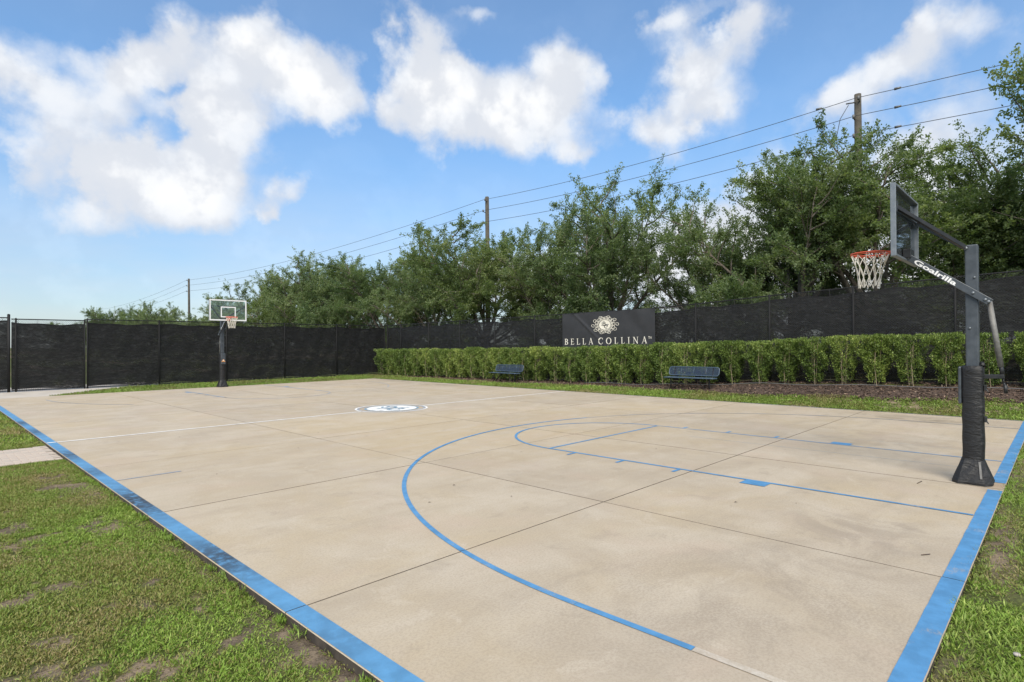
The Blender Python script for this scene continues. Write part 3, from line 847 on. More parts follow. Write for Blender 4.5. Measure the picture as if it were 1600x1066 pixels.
# ------------------------------------------------------------------ fences
def chain_fence(name, a, b, posts, label, zg, cloth, height=3.05, big=(), end_over=0.05, gate=False):
    """fence from a to b (xy); local x runs along it; zg(s) ground height along it"""
    a = Vector((*a, 0)); b_ = Vector((*b, 0)); L = (b_-a).length; ang = math.atan2(b_.y-a.y, b_.x-a.x)
    t = thing(name, a, ang, label, 'gate' if gate else 'fence')
    ss = np.linspace(0, L, max(2, int(L/.45)))
    for s in posts:
        r = .05 if s in big else .032
        z = zg(s)
        mb = MB().tube([(s, 0, z-.1), (s, 0, z+height+(.10 if s in big else .0))], r, 10)
        mb.tube([(s, 0, z+height+(.10 if s in big else .0)), (s, 0, z+height+.03+(.10 if s in big else .0))], [r*1.15, r*.5], 10)
        mb.obj('post', 'black_metal', t, True)
    MB().tube([(s, 0, zg(s)+height-.02) for s in ss], .021, 8).obj('top_rail', 'black_metal', t, True)
    MB().tube([(s, 0, zg(s)+.10) for s in ss], .017, 6).obj('bottom_rail', 'black_metal', t, True)
    # wire mesh (front) and cloth laced behind it
    MB().sheet(lambda s, v: (s, -.034, zg(s)+.06+v*(height-.07)), ss, (0, 1)).obj('chain_link_mesh', 'chain', t)
    sc = np.linspace(0, L, max(2, int(L/.15))); vz = np.linspace(0, 1, 16)
    def cl(s, v):
        sag = .07*abs(math.sin(s*1.06)) + .02*math.sin(s*5.1)
        z0 = zg(s)+.13+.03*math.sin(s*2.3); z1 = zg(s)+height-.14-sag
        return (s, .045+.018*math.sin(s*3.1+v*5)+.014*math.sin(s*7.7-v*9+math.sin(s)), z0+(z1-z0)*v)
    MB().sheet(cl, sc, vz).obj('windscreen', cloth, t, True)
    ties = MB()
    for s in np.arange(.2, L-.1, .62):
        p = cl(s, 1.0); ties.tube([(s, p[1], p[2]-.03), (s+.01, -.025, zg(s)+height-.02), (s+.03, .02, zg(s)+height+.005)], .006, 5)
        p = cl(s, 0.0); ties.tube([(s, p[1], p[2]+.03), (s+.01, -.02, zg(s)+.10)], .006, 5)
    tag(ties.obj('cloth_tie', 'insul', t), kind='stuff')
    MB().sheet(lambda s, v: (s, cl(s, 1.0)[1]-.006, cl(s, 1.0)[2]-.05*(1-v)), sc, (0, 1)).obj('hem', 'black_metal', t)
    return t
FX, FY = 18.75, 30.0
left_posts = [0.0, 2.45, 5.2, 8.2, 11.2, 14.3]
zf = lambda s: -.07
chain_fence('chain_link_fence', (3.55, FY), (18.70, FY), [0, 2.75, 5.75, 8.75, 11.85, 15.13], 'far black chain-link fence with dark windscreen behind the distant hoop', zf, 'screen')
chain_fence('chain_link_gate', (1.06, FY), (3.50, FY), [0.14, 2.40], 'black windscreen-covered gate panel beside the thick post at far left', zf, 'screen', height=3.0, gate=True)
chain_fence('chain_link_fence', (-5.0, FY), (1.0, FY), [0, 3.0, 5.98], 'short run of black fence at the left picture edge left of the gate', zf, 'screen', big=(5.98,))
right_y = [28.4, 25.7, 23.0, 20.3, 17.6, 14.9, 12.2, 9.5, 6.8, 4.25, 1.7, -.95, -3.6, -6.2]
def zr(s):
    y_ = 29.93-s
    return float(np.interp(y_, [-8, 0, 2.6, 6.6, 9.2, 11.5, 18.4, 29, 40], [.66, .62, .52, .36, .22, .13, .06, -.04, -.06]))
chain_fence('chain_link_fence', (FX, 29.93), (FX, -6.3), [29.93-q for q in [29.85]+right_y], 'long black chain-link fence with windscreen running behind the hedge', zr, 'screen_thin')

# iron picket fence beyond, seen through the windscreen
pf = thing('picket_fence', (22.6, 16, 0), -math.pi/2, 'black iron picket fence standing beyond the hedge-side windscreen', 'fence')
zp = lambda s: float(np.interp(16-s, [-8, 0, 8, 16], [.85, .8, .55, .2]))
ss = np.linspace(0, 22, 45)
for hgt in (.35, 1.25, 1.42): MB().tube([(s, 0, zp(s)+hgt) for s in ss], .018, 6).obj('rail', 'black_metal', pf)
pk = MB().box((-.011, -.011, 0), (.011, .011, 1.5)); pk.raw([(-.011,-.011,1.5),(.011,-.011,1.5),(.011,.011,1.5),(-.011,.011,1.5),(0,0,1.58)], [(0,1,4),(1,2,4),(2,3,4),(3,0,4)])
pkm = bpy.data.meshes.new('picket'); pkm.from_pydata(pk.v, [], pk.f); pkm.materials.append(M['black_metal'])
for k in range(147):
    o = bpy.data.objects.new('picket', pkm); COL.objects.link(o); o.parent = pf; o.location = (k*.15, 0, zp(k*.15)+.05)

# ------------------------------------------------------------------ banner
BY0, BY1, BZ1, BZ0 = 15.86, 11.17, 3.13, 1.25
ban = thing('banner', (FX-.075, BY0, 0), -math.pi/2, 'charcoal BELLA COLLINA banner with cream crest hung on the fence', 'banner')
BL = BY0-BY1
def ban_off(s, z):
    u = s/BL
    f = math.exp(-((z-(3.0-(s-.75)*.86))/.06)**2)*.035*max(0, 1-abs(s-1.3)/1.6)         # diagonal crease
    f += .016*math.sin(s*6.2+z*3)*math.exp(-((u-.85)/.25)**2)*max(0, (z-2.2)) + .006*math.sin(s*3+z*5)
    return -f                                                                              # towards the court
b = MB().sheet(lambda s, z: (s, ban_off(s, z), z+.05*s/BL-.012*math.sin(math.pi*s/BL*4)*(z > 3.0)), np.linspace(0, BL, 90), np.linspace(BZ0, BZ1-.02, 50))
b.obj('banner_sheet', 'banner', ban, True)
hem = MB()
for k in range(9):
    s = .06+k*(BL-.12)/8
    hem.tube([(s, -.03, BZ1-.06+.05*s/BL), (s+.02, .05, BZ1+.02+.05*s/BL)], .006, 5)
hem.obj('tie', 'black_metal', ban)
def flat(strokes, ox, oz, sx, sz, mat, name, off=-.012):
    m_ = MB()
    for path, w in strokes:
        vv, ff = ribbon(path, w)
        m_.raw([(ox+p.x*sx, ban_off(ox+p.x*sx, oz+p.y*sz)+off, oz+p.y*sz+.05*(ox+p.x*sx)/BL) for p in vv], ff)
    return m_.obj(name, mat, ban)
# serif capitals on a unit-high grid: strokes (path, width)
TH, TN, SF = .125, .055, .045
def serif(x, y, w=.34): return ([(x-w/2, y), (x+w/2, y)], SF)
def glyph(ch):
    if ch == 'B': return .66, [([(.16,0),(.16,1)], TH), serif(.16,.025,.30), serif(.16,.975,.30), (arc2(.26,.755,.28,.22,-88,88), [TN+.085*math.sin(math.pi*k/18) for k in range(19)]), ([(.16,.975),(.28,.975)], TN), ([(.16,.53),(.28,.53)], TN), (arc2(.26,.28,.33,.25,-88,88), [TN+.095*math.sin(math.pi*k/18) for k in range(19)]), ([(.16,.03),(.28,.03)], TN)]
    if ch == 'E': return .62, [([(.16,0),(.16,1)], TH), serif(.16,.025,.30), serif(.16,.975,.30), ([(.16,.97),(.56,.97)], TN), ([(.56,1.0),(.58,.80)], TN), ([(.16,.52),(.46,.52)], TN), ([(.46,.62),(.46,.42)], TN), ([(.16,.03),(.58,.03)], TN), ([(.57,0),(.62,.24)], TN)]
    if ch == 'L': return .60, [([(.16,0),(.16,1)], TH), serif(.16,.025,.30), serif(.16,.975,.34), ([(.16,.03),(.58,.03)], TN), ([(.57,0),(.61,.26)], TN)]
    if ch == 'A': return .80, [([(.12,0),(.42,1.02)], TN), ([(.40,1.02),(.72,0)], TH), ([(.20,.34),(.58,.34)], TN), serif(.12,.025,.26), serif(.71,.025,.30)]
    if ch == 'C': return .82, [(arc2(.48,.5,.40,.49,52,308,26), [TN+.11*max(0, math.sin(math.pi*k/26))**1.5 for k in range(27)]), ([(.72,.98),(.74,.70)], TN), ([(.72,.06),(.77,.26)], TN)]
    if ch == 'O': return .92, [(arc2(.46,.5,.39,.48,0,360,32), [TN+.10*abs(math.cos(2*math.pi*k/32)) for k in range(33)])]
    if ch == 'I': return .36, [([(.18,0),(.18,1)], TH), serif(.18,.025,.34), serif(.18,.975,.34)]
    if ch == 'N': return .86, [([(.14,0),(.14,1)], TN), ([(.12,1.0),(.72,0)], TH), ([(.72,-.02),(.72,1)], TN), serif(.14,.025,.26), serif(.12,.975,.26), serif(.72,.975,.26)]
text = 'BELLA COLLINA'
adv = []; x = 0
for ch in text:
    if ch == ' ': x += .45; adv.append(None); continue
    w, st = glyph(ch); adv.append((x, st)); x += w+.52
tot = x-.52
LH = .27; span = BL-.34-.16
for ch, ad in zip(text, adv):
    if ad is None: continue
    x0, st = ad
    flat([([(px+x0, py) for px, py in p], w) for p, w in st], 0.13, 1.725, span/tot, LH, 'cream', 'letter')
flat([([(0,1),(.8,1)], .2), ([(.4,1),(.4,0)], .2), ([(1.1,0),(1.1,1),(1.5,.4),(1.9,1),(1.9,0)], .2)], BL-.30, 1.725+LH-.09, .07, .09, 'cream', 'trademark_sign')
# crest: cream oval, dark monogram, curling foliage
EX, EZ = 2.31, 2.54
disc = MB(); nd = 40
disc.raw([(EX, ban_off(EX, EZ)-.012, EZ+.025)]+[(EX+.29*math.cos(2*math.pi*k/nd), ban_off(EX, EZ)-.012, EZ+.025+.205*math.sin(2*math.pi*k/nd)) for k in range(nd)], [(0, 1+k, 1+(k+1) % nd) for k in range(nd)])
disc.obj('crest_disc', 'cream', ban)
flat(mono, EX, EZ, .27, .19, 'ink', 'crest_monogram', -.020)
curl = []
for k in range(14):
    a0 = 360*k/14+8
    ca, sa = math.cos(math.radians(a0)), math.sin(math.radians(a0))
    px, py = .50*ca, .50*sa
    curl.append((spiral2(px, py, .21, .05, a0-150, a0+230), .026))
    curl.append((arc2(.40*ca, .40*sa, .12, .12, a0-70, a0+170, 12), .024))
for k in range(10):
    a0 = 360*k/10
    ca, sa = math.cos(math.radians(a0)), math.sin(math.radians(a0))
    curl.append((spiral2(.70*ca*1.08, .62*sa, .15, .03, a0+120, a0-250), .026))
flat(curl, EX, EZ, .80, .53, 'cream', 'crest_scrollwork', -.016)

# ------------------------------------------------------------------ hedge
def make_shrub_mesh(seed, n):
    r = np.random.default_rng(seed)
    z = r.beta(1.5, 1.05, n)*1.46+.08
    wy = .50*(.52+.48*sstep(z, .05, 1.05))*(1+.12*np.sin(z*7+seed)); wx = .36*(.66+.34*sstep(z, .05, .8))
    a = r.uniform(0, 2*np.pi, n)
    sq = 1/np.maximum(np.abs(np.cos(a)), np.abs(np.sin(a)))**.75
    rad = np.sqrt(r.uniform(.28, 1.0, n))
    lump = 1+.16*np.sin(a*4+z*9+seed)+.10*np.sin(a*7-z*15)
    x = wx*rad*sq*np.cos(a)*lump; y = wy*rad*sq*np.sin(a)*lump
    top = 1.50+.05*np.sin(y*11+seed)+.03*np.sin(x*23)
    z = np.minimum(z, top+r.normal(0, .03, n))
    hole = fbm(y*4.5+seed*5+x*2, z*4.5, 3)
    k = (hole > .43) | (r.random(n) < .2)
    x, y, z, rad = x[k], y[k], z[k], rad[k]; m_ = len(x)
    outw = unit(np.stack([x/.33, y/.5, (z-.9)/.9], 1))
    d = unit(outw*.7 + r.normal(0, .6, (m_, 3)) + np.array([0, 0, .5])); nn = unit(outw*.5+np.array([0, 0, .7])+r.normal(0, .5, (m_, 3)))
    v, q = leaf_cards(np.stack([x, y, z], 1), d, nn, r.uniform(.042, .08, m_), r.uniform(.022, .038, m_), .12)
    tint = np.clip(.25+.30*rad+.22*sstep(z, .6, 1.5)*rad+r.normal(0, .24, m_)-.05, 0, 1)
    tint = np.where(r.random(m_) < .03, 1.0, tint)
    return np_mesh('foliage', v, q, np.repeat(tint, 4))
def make_stem_mesh(seed):
    r = random.Random(seed); mb = MB()
    for k in range(4):
        x = r.uniform(-.16, .02); y = r.uniform(-.2, .2)
        mb.tube([(x*.4, y*.3, -.05), (x*.8-.02, y*.6, .35), (x-.03, y*.8, .8), (x*.9, y, 1.35)], [.013, .012, .009, .005], 5)
    x = r.uniform(-.30, -.22); y = r.uniform(-.12, .12); mb.tube([(x*.8, y, -.05), (x-.03, y+r.uniform(-.05, .05), .6), (x-.02, y+r.uniform(-.08, .08), r.uniform(.8, 1.3))], [.011, .009, .005], 6)
    me = bpy.data.meshes.new('stem'); me.from_pydata(mb.v, [], mb.f); me.materials.append(M['stem']); return me
sh = [make_shrub_mesh(s, 11500) for s in (1, 2, 3, 4, 5, 6)]
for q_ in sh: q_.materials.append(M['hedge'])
st = [make_stem_mesh(s) for s in (1, 2, 3, 4)]
HX = 17.95
yy = 29.0; k = 0
while yy > -3.0:
    t_ = bpy.data.objects.new('hedge_shrub', None); COL.objects.link(t_); t_.empty_display_size = .2
    zg_ = float(ground_z(HX, yy))
    t_.location = (HX+random.uniform(-.05, .05), yy, zg_-.02)
    zt = float(np.interp(yy, [-3, 0, 3, 7, 11.5, 18, 29], [2.03, 2.01, 1.97, 1.88, 1.75, 1.63, 1.55]))+random.uniform(-.05, .05)
    sp_ = .88
    t_.scale = (1.0*random.uniform(.95, 1.08), float(np.interp(yy, [6, 13], [.76, .96]))*random.uniform(.90, 1.06), (zt-zg_)/1.52)
    if k == 0: lb_ = 'leftmost clipped hedge shrub, at the end beside the fence corner'
    elif yy > 20.2: lb_ = 'clipped hedge shrub between the fence corner and the farther blue bench'
    elif yy > 17.6: lb_ = 'clipped hedge shrub directly behind the farther blue bench'
    elif yy > 10.5: lb_ = 'clipped hedge shrub between the two blue benches'
    elif yy > 8.2: lb_ = 'clipped hedge shrub directly behind the nearer blue bench'
    elif yy > 1.7: lb_ = 'separate upright hedge shrub between the nearer bench and the near hoop pole'
    elif yy > .7: lb_ = 'hedge shrub half hidden by the near hoop pole'
    else: lb_ = 'hedge shrub right of the near hoop pole by the picture edge'
    tag(t_, lb_, 'shrub', 'shrubs of the clipped hedge')
    i = random.randrange(6)
    if random.random() < .5: t_.rotation_euler = (0, 0, math.pi if False else random.uniform(-.12, .12))
    for nm, me in (('foliage', sh[i]), ('stem', st[random.randrange(4)])):
        o = bpy.data.objects.new(nm, me); COL.objects.link(o); o.parent = t_
    yy -= sp_*random.uniform(.93, 1.07); k += 1
# drip hose along the hedge foot
MB().tube([(HX-.42+.03*math.sin(s*1.3), s, float(ground_z(HX-.42, s))+.09+.02*math.sin(s*2.1)) for s in np.arange(-5, 14, .4)], .011, 6).obj('drip_hose', 'insul', None, True)
tag(bpy.data.objects['drip_hose'], 'thin grey irrigation hose lying along the hedge foot', 'hose')

# ------------------------------------------------------------------ benches
def bench(loc, rz, label):
    """six-foot expanded-metal bench, local x along it, +y towards the court"""
    t = thing('park_bench', loc, rz, label, 'bench', 'benches before the hedge')
    L = .915
    def slab(name, fn, w, h):
        def rr(n=6):
            P = []; r_ = .09
            for cx, cy, a0 in ((w-r_, h-r_, 0), (-w+r_, h-r_, 90), (-w+r_, -h+r_, 180), (w-r_, -h+r_, 270)):
                P += [(cx+r_*math.cos(math.radians(a0+90*k/n)), cy+r_*math.sin(math.radians(a0+90*k/n))) for k in range(n+1)]
            return P
        pts = [fn(x, y) for x, y in rr()]
        o = MB().raw(pts, [tuple(range(len(pts)))])
        p = o.obj(name, 'bench_mesh', t)
        MB().tube(pts, .017, 8, closed=True).obj('edge_tube', 'bench_blue', p, True)
        rb = MB()
        for fx in (-.5, 0, .5): rb.tube([fn(fx*w, -h+.01), fn(fx*w, h-.01)], .010, 6)
        rb.obj('rib', 'bench_blue', p, True)
        return p
    slab('seat', lambda x, y: (x, y+.02, .44+.03*(y/.2)**2*.3), L, .19)
    slab('backrest', lambda x, y: (x, -.25-.10*(y+.15)/.3, .66+y), L, .145)
    for s in (-1, 1):
        x = s*.70
        MB().tube([(x, .03, 0), (x, .03, .42)], .026, 8).tube([(x, .17, .418), (x, -.20, .418), (x, -.26, .50), (x, -.36, .82)], .019, 8).tube([(x, -.20, .015), (x, .20, .015)], .02, 8).obj('leg', 'black_metal', t, True)
        MB().tube([(s*.64, .03, .03), (s*.18, .03, .41)], .014, 6).obj('brace', 'black_metal', t, True)
    return t
bench((17.02, 8.88, float(ground_z(17.02, 8.88))-.03), math.pi/2+.03, 'dark blue mesh bench with arched legs, the nearer of the two by the hedge')
bench((17.15, 18.05, float(ground_z(17.15, 18.05))-.02), math.pi/2-.05, 'dark blue mesh bench far along the hedge, the smaller of the two in view')

# ------------------------------------------------------------------ basketball hoops
def text_mesh(body, size, depth):
    cu = bpy.data.curves.new('lettering', 'FONT'); cu.body = body; cu.size = size; cu.extrude = depth; cu.offset = size*.028; cu.space_character = 1.0
    ob = bpy.data.objects.new('lettering', cu); COL.objects.link(ob)
    dg = bpy.context.evaluated_depsgraph_get(); me = bpy.data.meshes.new_from_object(ob.evaluated_get(dg))
    bpy.data.objects.remove(ob); return me
def hoop(loc, rz, label, tall=0.0):
    """local frame: origin at pole foot, +y out over the court"""
    t = thing('basketball_hoop', loc, rz, label, 'hoop', 'basketball hoops')
    s = .065
    pole = MB().box((-s, -s, 0), (s, s, 2.97)).obj('pole', 'grey_metal', t, bevel=.012)
    bl = MB()
    for z_, y_ in ((2.56, -.03), (1.93, .02)):
        bl.tube([(-s-.014, y_, z_), (-s+.002, y_, z_)], .013, 8); bl.tube([(s-.002, y_, z_), (s+.014, y_, z_)], .013, 8)
    bl.obj('bolt', 'alu', pole, True)
    # wrapped pad
    P = MB(); rings = []
    zz = list(np.linspace(.30, 1.46, 26))
    for z_ in zz:
        w = .110+.002*math.sin(z_*17)+.0015*math.sin(z_*41); f = .106+.002*math.sin(z_*23+1); bk = -.104-.003*math.sin(z_*15)
        sh_ = .003*math.sin(z_*6.3+.5)
        if z_ > 1.44: w *= .93; f *= .95; bk *= .93
        rings.append([(-w+.02, bk, z_), (w-.02, bk, z_), (w+sh_, bk+.025, z_), (w+sh_, f-.03, z_), (w-.03, f, z_), (-w+.03, f, z_), (-w+sh_, f-.03, z_), (-w+sh_, bk+.025, z_)])
    P.v = [p for r_ in rings for p in r_]
    for i in range(len(rings)-1):
        for k_ in range(8): P.f.append((i*8+k_, i*8+(k_+1) % 8, (i+1)*8+(k_+1) % 8, (i+1)*8+k_))
    P.f.append(tuple((len(rings)-1)*8+k_ for k_ in range(8)))
    pad = P.obj('pole_pad', 'vinyl', t, True)
    # foam slab facing the court shows grey at the top of the pad
    MB().box((-.095, .1085, .98), (.095, .142, 1.45)).obj('foam_panel', 'grey_metal', pad, bevel=.02)
    MB().tube([(-.06, -.085, 1.475), (-.095, -.03, 1.44), (-.11, .04, 1.40), (-.10, .06, 1.37)], [.004, .006, .006, .004], 6).tube([(-.05, -.1, 1.462), (0, -.09, 1.49), (.06, -.08, 1.47)], .025, 8).obj('collar_fold', 'vinyl', pad, True)
    for z_ in (1.19, .80): MB().box((-.06, -.134, z_-.035), (.01, -.105, z_+.035)).tube([(-.04, -.12, z_), (-.06, -.15, z_-.05)], .009, 5).obj('strap', 'dark_metal', pad, bevel=.006)
    # emblem on the court face of the pad
    em = MB().raw([(x_, .1445, 1.13+z_) for x_, z_ in ((-.085,-.055),(-.03,-.035),(.03,-.035),(.085,-.055),(.055,.0),(.035,.045),(.0,.065),(-.035,.045),(-.055,.0))], [tuple(range(9))]).obj('pad_emblem', 'pad_logo', pad)
    MB().raw([(x_, .1465, 1.13+z_) for x_, z_ in ((-.03,.012),(.03,.012),(.02,.045),(-.02,.045))], [(0,1,2,3)]).obj('emblem_white_print', 'letter_white', em)  # white part of the orange and white emblem
    # flared base cover with crumpled skirt
    B = MB()
    lv = [(0.0, .198), (.03, .198), (.12, .170), (.22, .134), (.315, .102)]
    for z_, h_ in lv:
        for k_ in range(16):
            a_ = 2*math.pi*(k_+.5)/16; q_ = 1/max(abs(math.cos(a_)), abs(math.sin(a_))); q_ = min(q_, 1.36)
            j_ = h_*q_*(1+.025*math.sin(k_*2.4+z_*30))
            B.v.append((j_*math.cos(a_), j_*math.sin(a_)+.01, z_+.003))
    for i in range(len(lv)-1):
        for k_ in range(16): B.f.append((i*16+k_, i*16+(k_+1) % 16, (i+1)*16+(k_+1) % 16, (i+1)*16+k_))
    B.f.append(tuple(4*16+k_ for k_ in range(16)))
    base = B.obj('base_cover', 'vinyl', t)
    MB().beam((-.128, -.065, .28), (-.196, -.085, .085), .022, .006, (0, 1, 0)).obj('zip_tape', 'zinc', base)
    # backboard: glass, frame, printed lines
    by, z0, z1, hw = .715, 2.835, 3.745, .762
    gl = MB().box((-hw+.01, by-.006, z0+.01), (hw-.01, by+.006, z1-.01)).obj('backboard', 'glass', t)
    fr = MB(); d0, d1 = by-.052, by+.008; e_ = .028
    fr.box((-hw, d0, z0), (-hw+e_, d1, z1)); fr.box((hw-e_, d0, z0), (hw, d1, z1))
    fr.box((-hw+e_, d0+.001, z0), (hw-e_, d1-.001, z0+e_)); fr.box((-hw+e_, d0+.001, z1-e_), (hw-e_, d1-.001, z1))
    fr.obj('board_frame', 'alu', gl, bevel=.004)
    pr = MB(); yf = by+.0095; lw_ = .05
    def prr(x0, x1, a_, b_): pr.raw([(x0,yf,a_),(x0,yf,b_),(x1,yf,b_),(x1,yf,a_)], [(0,1,2,3)]); 
    X0, X1, A0, A1 = -hw+.012, hw-.012, z0+.012, z1-.012
    prr(X0, X1, A0, A0+lw_); prr(X0, X1, A1-lw_, A1); prr(X0, X0+lw_, A0+lw_, A1-lw_); prr(X1-lw_, X1, A0+lw_, A1-lw_)
    S0, S1, Q0, Q1 = -.305, .305, z0+.15, z0+.15+.457
    prr(S0, S1, Q0, Q0+.045); prr(S0, S1, Q1-.045, Q1); prr(S0, S0+.045, Q0+.045, Q1-.045); prr(S1-.045, S1, Q0+.045, Q1-.045)
    pr.obj('board_marking', 'board_white', gl)
    # rim
    ry, rz_, rr_ = 1.105, 2.99, .232
    rim = MB().tube([(rr_*math.cos(2*math.pi*k_/40), ry+rr_*math.sin(2*math.pi*k_/40), rz_) for k_ in range(40)], .0095, 8, closed=True)
    rim.tube([(rr_*1.0*math.cos(2*math.pi*k_/40), ry+rr_*math.sin(2*math.pi*k_/40), rz_-.022) for k_ in range(40)], .0045, 6, closed=True)
    for a_ in (-115, -65): rim.beam((.5*rr_*math.cos(math.radians(a_))*1.2, by+.03, rz_-.02), (rr_*math.cos(math.radians(a_)), ry+rr_*math.sin(math.radians(a_)), rz_-.008), .05, .012)
    ro = rim.obj('rim', 'rim', t, True)
    MB().box((-.07, by+.012, rz_-.13), (.07, by+.045, rz_+.015)).beam((-.06, by+.04, rz_), (-.06, ry-rr_+.02, rz_), .03, .012).beam((.06, by+.04, rz_), (.06, ry-rr_+.02, rz_), .03, .012).obj('rim_bracket', 'rim', ro)
    # net: two families of crossing cords
    nt = MB(); NS = 12
    def nr(u): return .228*(1-u)**1.15+.118*(1-(1-u)**1.15)-.014*math.sin(math.pi*min(1, u*1.15))+.02*max(0, u-.75)
    for fam in (1, -1):
        for k_ in range(NS):
            pts = []
            for j_ in range(15):
                u = j_/14
                a_ = 2*math.pi*(k_+fam*(max(0, u-.0)*3.0)*.5)/NS + .25*math.sin(u*3)
                pts.append((nr(u)*math.cos(a_)+.012*u*math.sin(3*u), ry+nr(u)*math.sin(a_)+.018*u, rz_-.015-.455*u+.012*math.sin(a_*2)*u))
            nt.tube(pts, .0052, 5, caps=False)
    nt.obj('net', 'net', ro, True)
    # arms
    ax = .088
    A = Vector((0, .695, 2.915)); Bk = Vector((0, -.175, 2.245))
    for sg in (-1, 1):
        o_ = Vector((sg*ax, 0, 0))
        arm = MB().beam(A+o_, Bk+o_, .034, .086, (1, 0, 0)).obj('lower_arm', 'grey_metal', t, bevel=.006)
        bt = MB()
        for f_ in (.06, .82, .955):
            p_ = A.lerp(Bk, f_)+o_; bt.tube([p_+Vector((sg*.012, 0, 0)), p_+Vector((sg*.028, 0, 0))], .017, 8)
        bt.obj('arm_bolt', 'alu', arm, True)
        me = text_mesh('Goalrilla', .128, .001)
        lo = link('lettering', me, 'letter_white', arm)
        d_ = (Bk-A).normalized()
        xs = [v_.co.x for v_ in me.vertices]; wtxt = max(xs)-min(xs)
        k_ = .545/wtxt
        ex = d_ if sg < 0 else -d_           # reading direction along the arm, seen from outside
        ez = Vector((sg, 0, 0)); ey = ez.cross(ex)
        start = A.lerp(Bk, .135) if sg < 0 else A.lerp(Bk, .135)+d_*.545
        mm = Matrix((ex*k_, ey*.62, ez)).transposed().to_4x4(); mm.translation = start+o_+Vector((sg*.0185, 0, 0))-ey*.030
        lo.matrix_local = mm
        upm = MB().beam((sg*.055, .045, 2.93), (sg*.70, by-.035, 3.455), .045, .045).obj('upper_arm', 'dark_metal', t, bevel=.004)
        MB().box((sg*.70-.045, by-.058, 3.39), (sg*.70+.045, by-.046, 3.52)).obj('arm_plate', 'grey_metal', upm)
        MB().tube([(sg*.04, .05, 2.93), (sg*.09, .05, 2.93)], .02, 8).obj('arm_bolt', 'alu', upm, True)
    MB().box((-.13, by-.10, 2.87), (.13, by-.012, 2.99)).obj('arm_bracket', 'dark_metal', t, bevel=.006)
    MB().beam((-.762+.03, by-.035, 3.455), (.762-.03, by-.035, 3.455), .03, .03).obj('cross_bar', 'grey_metal', t)
    MB().tube([(-ax-.02, -.165, 2.25), (ax+.02, -.165, 2.25)], .018, 8).obj('pivot_pin', 'alu', t, True)
    act = MB().tube([(0, -.165, 2.25), (0, -.268, 1.45)], .031, 12).obj('height_actuator', 'zinc', t, True)
    MB().tube([(0, -.262, 1.50), (0, -.283, 1.33)], .024, 10).obj('actuator_screw', 'dark_metal', act, True)
    MB().beam((0, -.055, 1.325), (0, -.30, 1.335), .07, .05, (1, 0, 0)).obj('actuator_bracket', 'dark_metal', t, bevel=.006)
    MB().tube([(0, -.287, 1.31), (0, -.290, 1.25)], .010, 8).tube([(0, -.290, 1.255), (-.01, -.306, 1.225)], .012, 8).tube([(-.01, -.306, 1.235), (-.012, -.312, 1.13)], .019, 8).obj('crank_handle', 'dark_metal', t, True)
    return t
hoop((7.50, .295, 0), 0, 'near dark grey basketball hoop with padded pole at the right baseline')
hoop((7.62, 25.86, 0), math.pi, 'distant basketball hoop seen face-on before the far black fence')

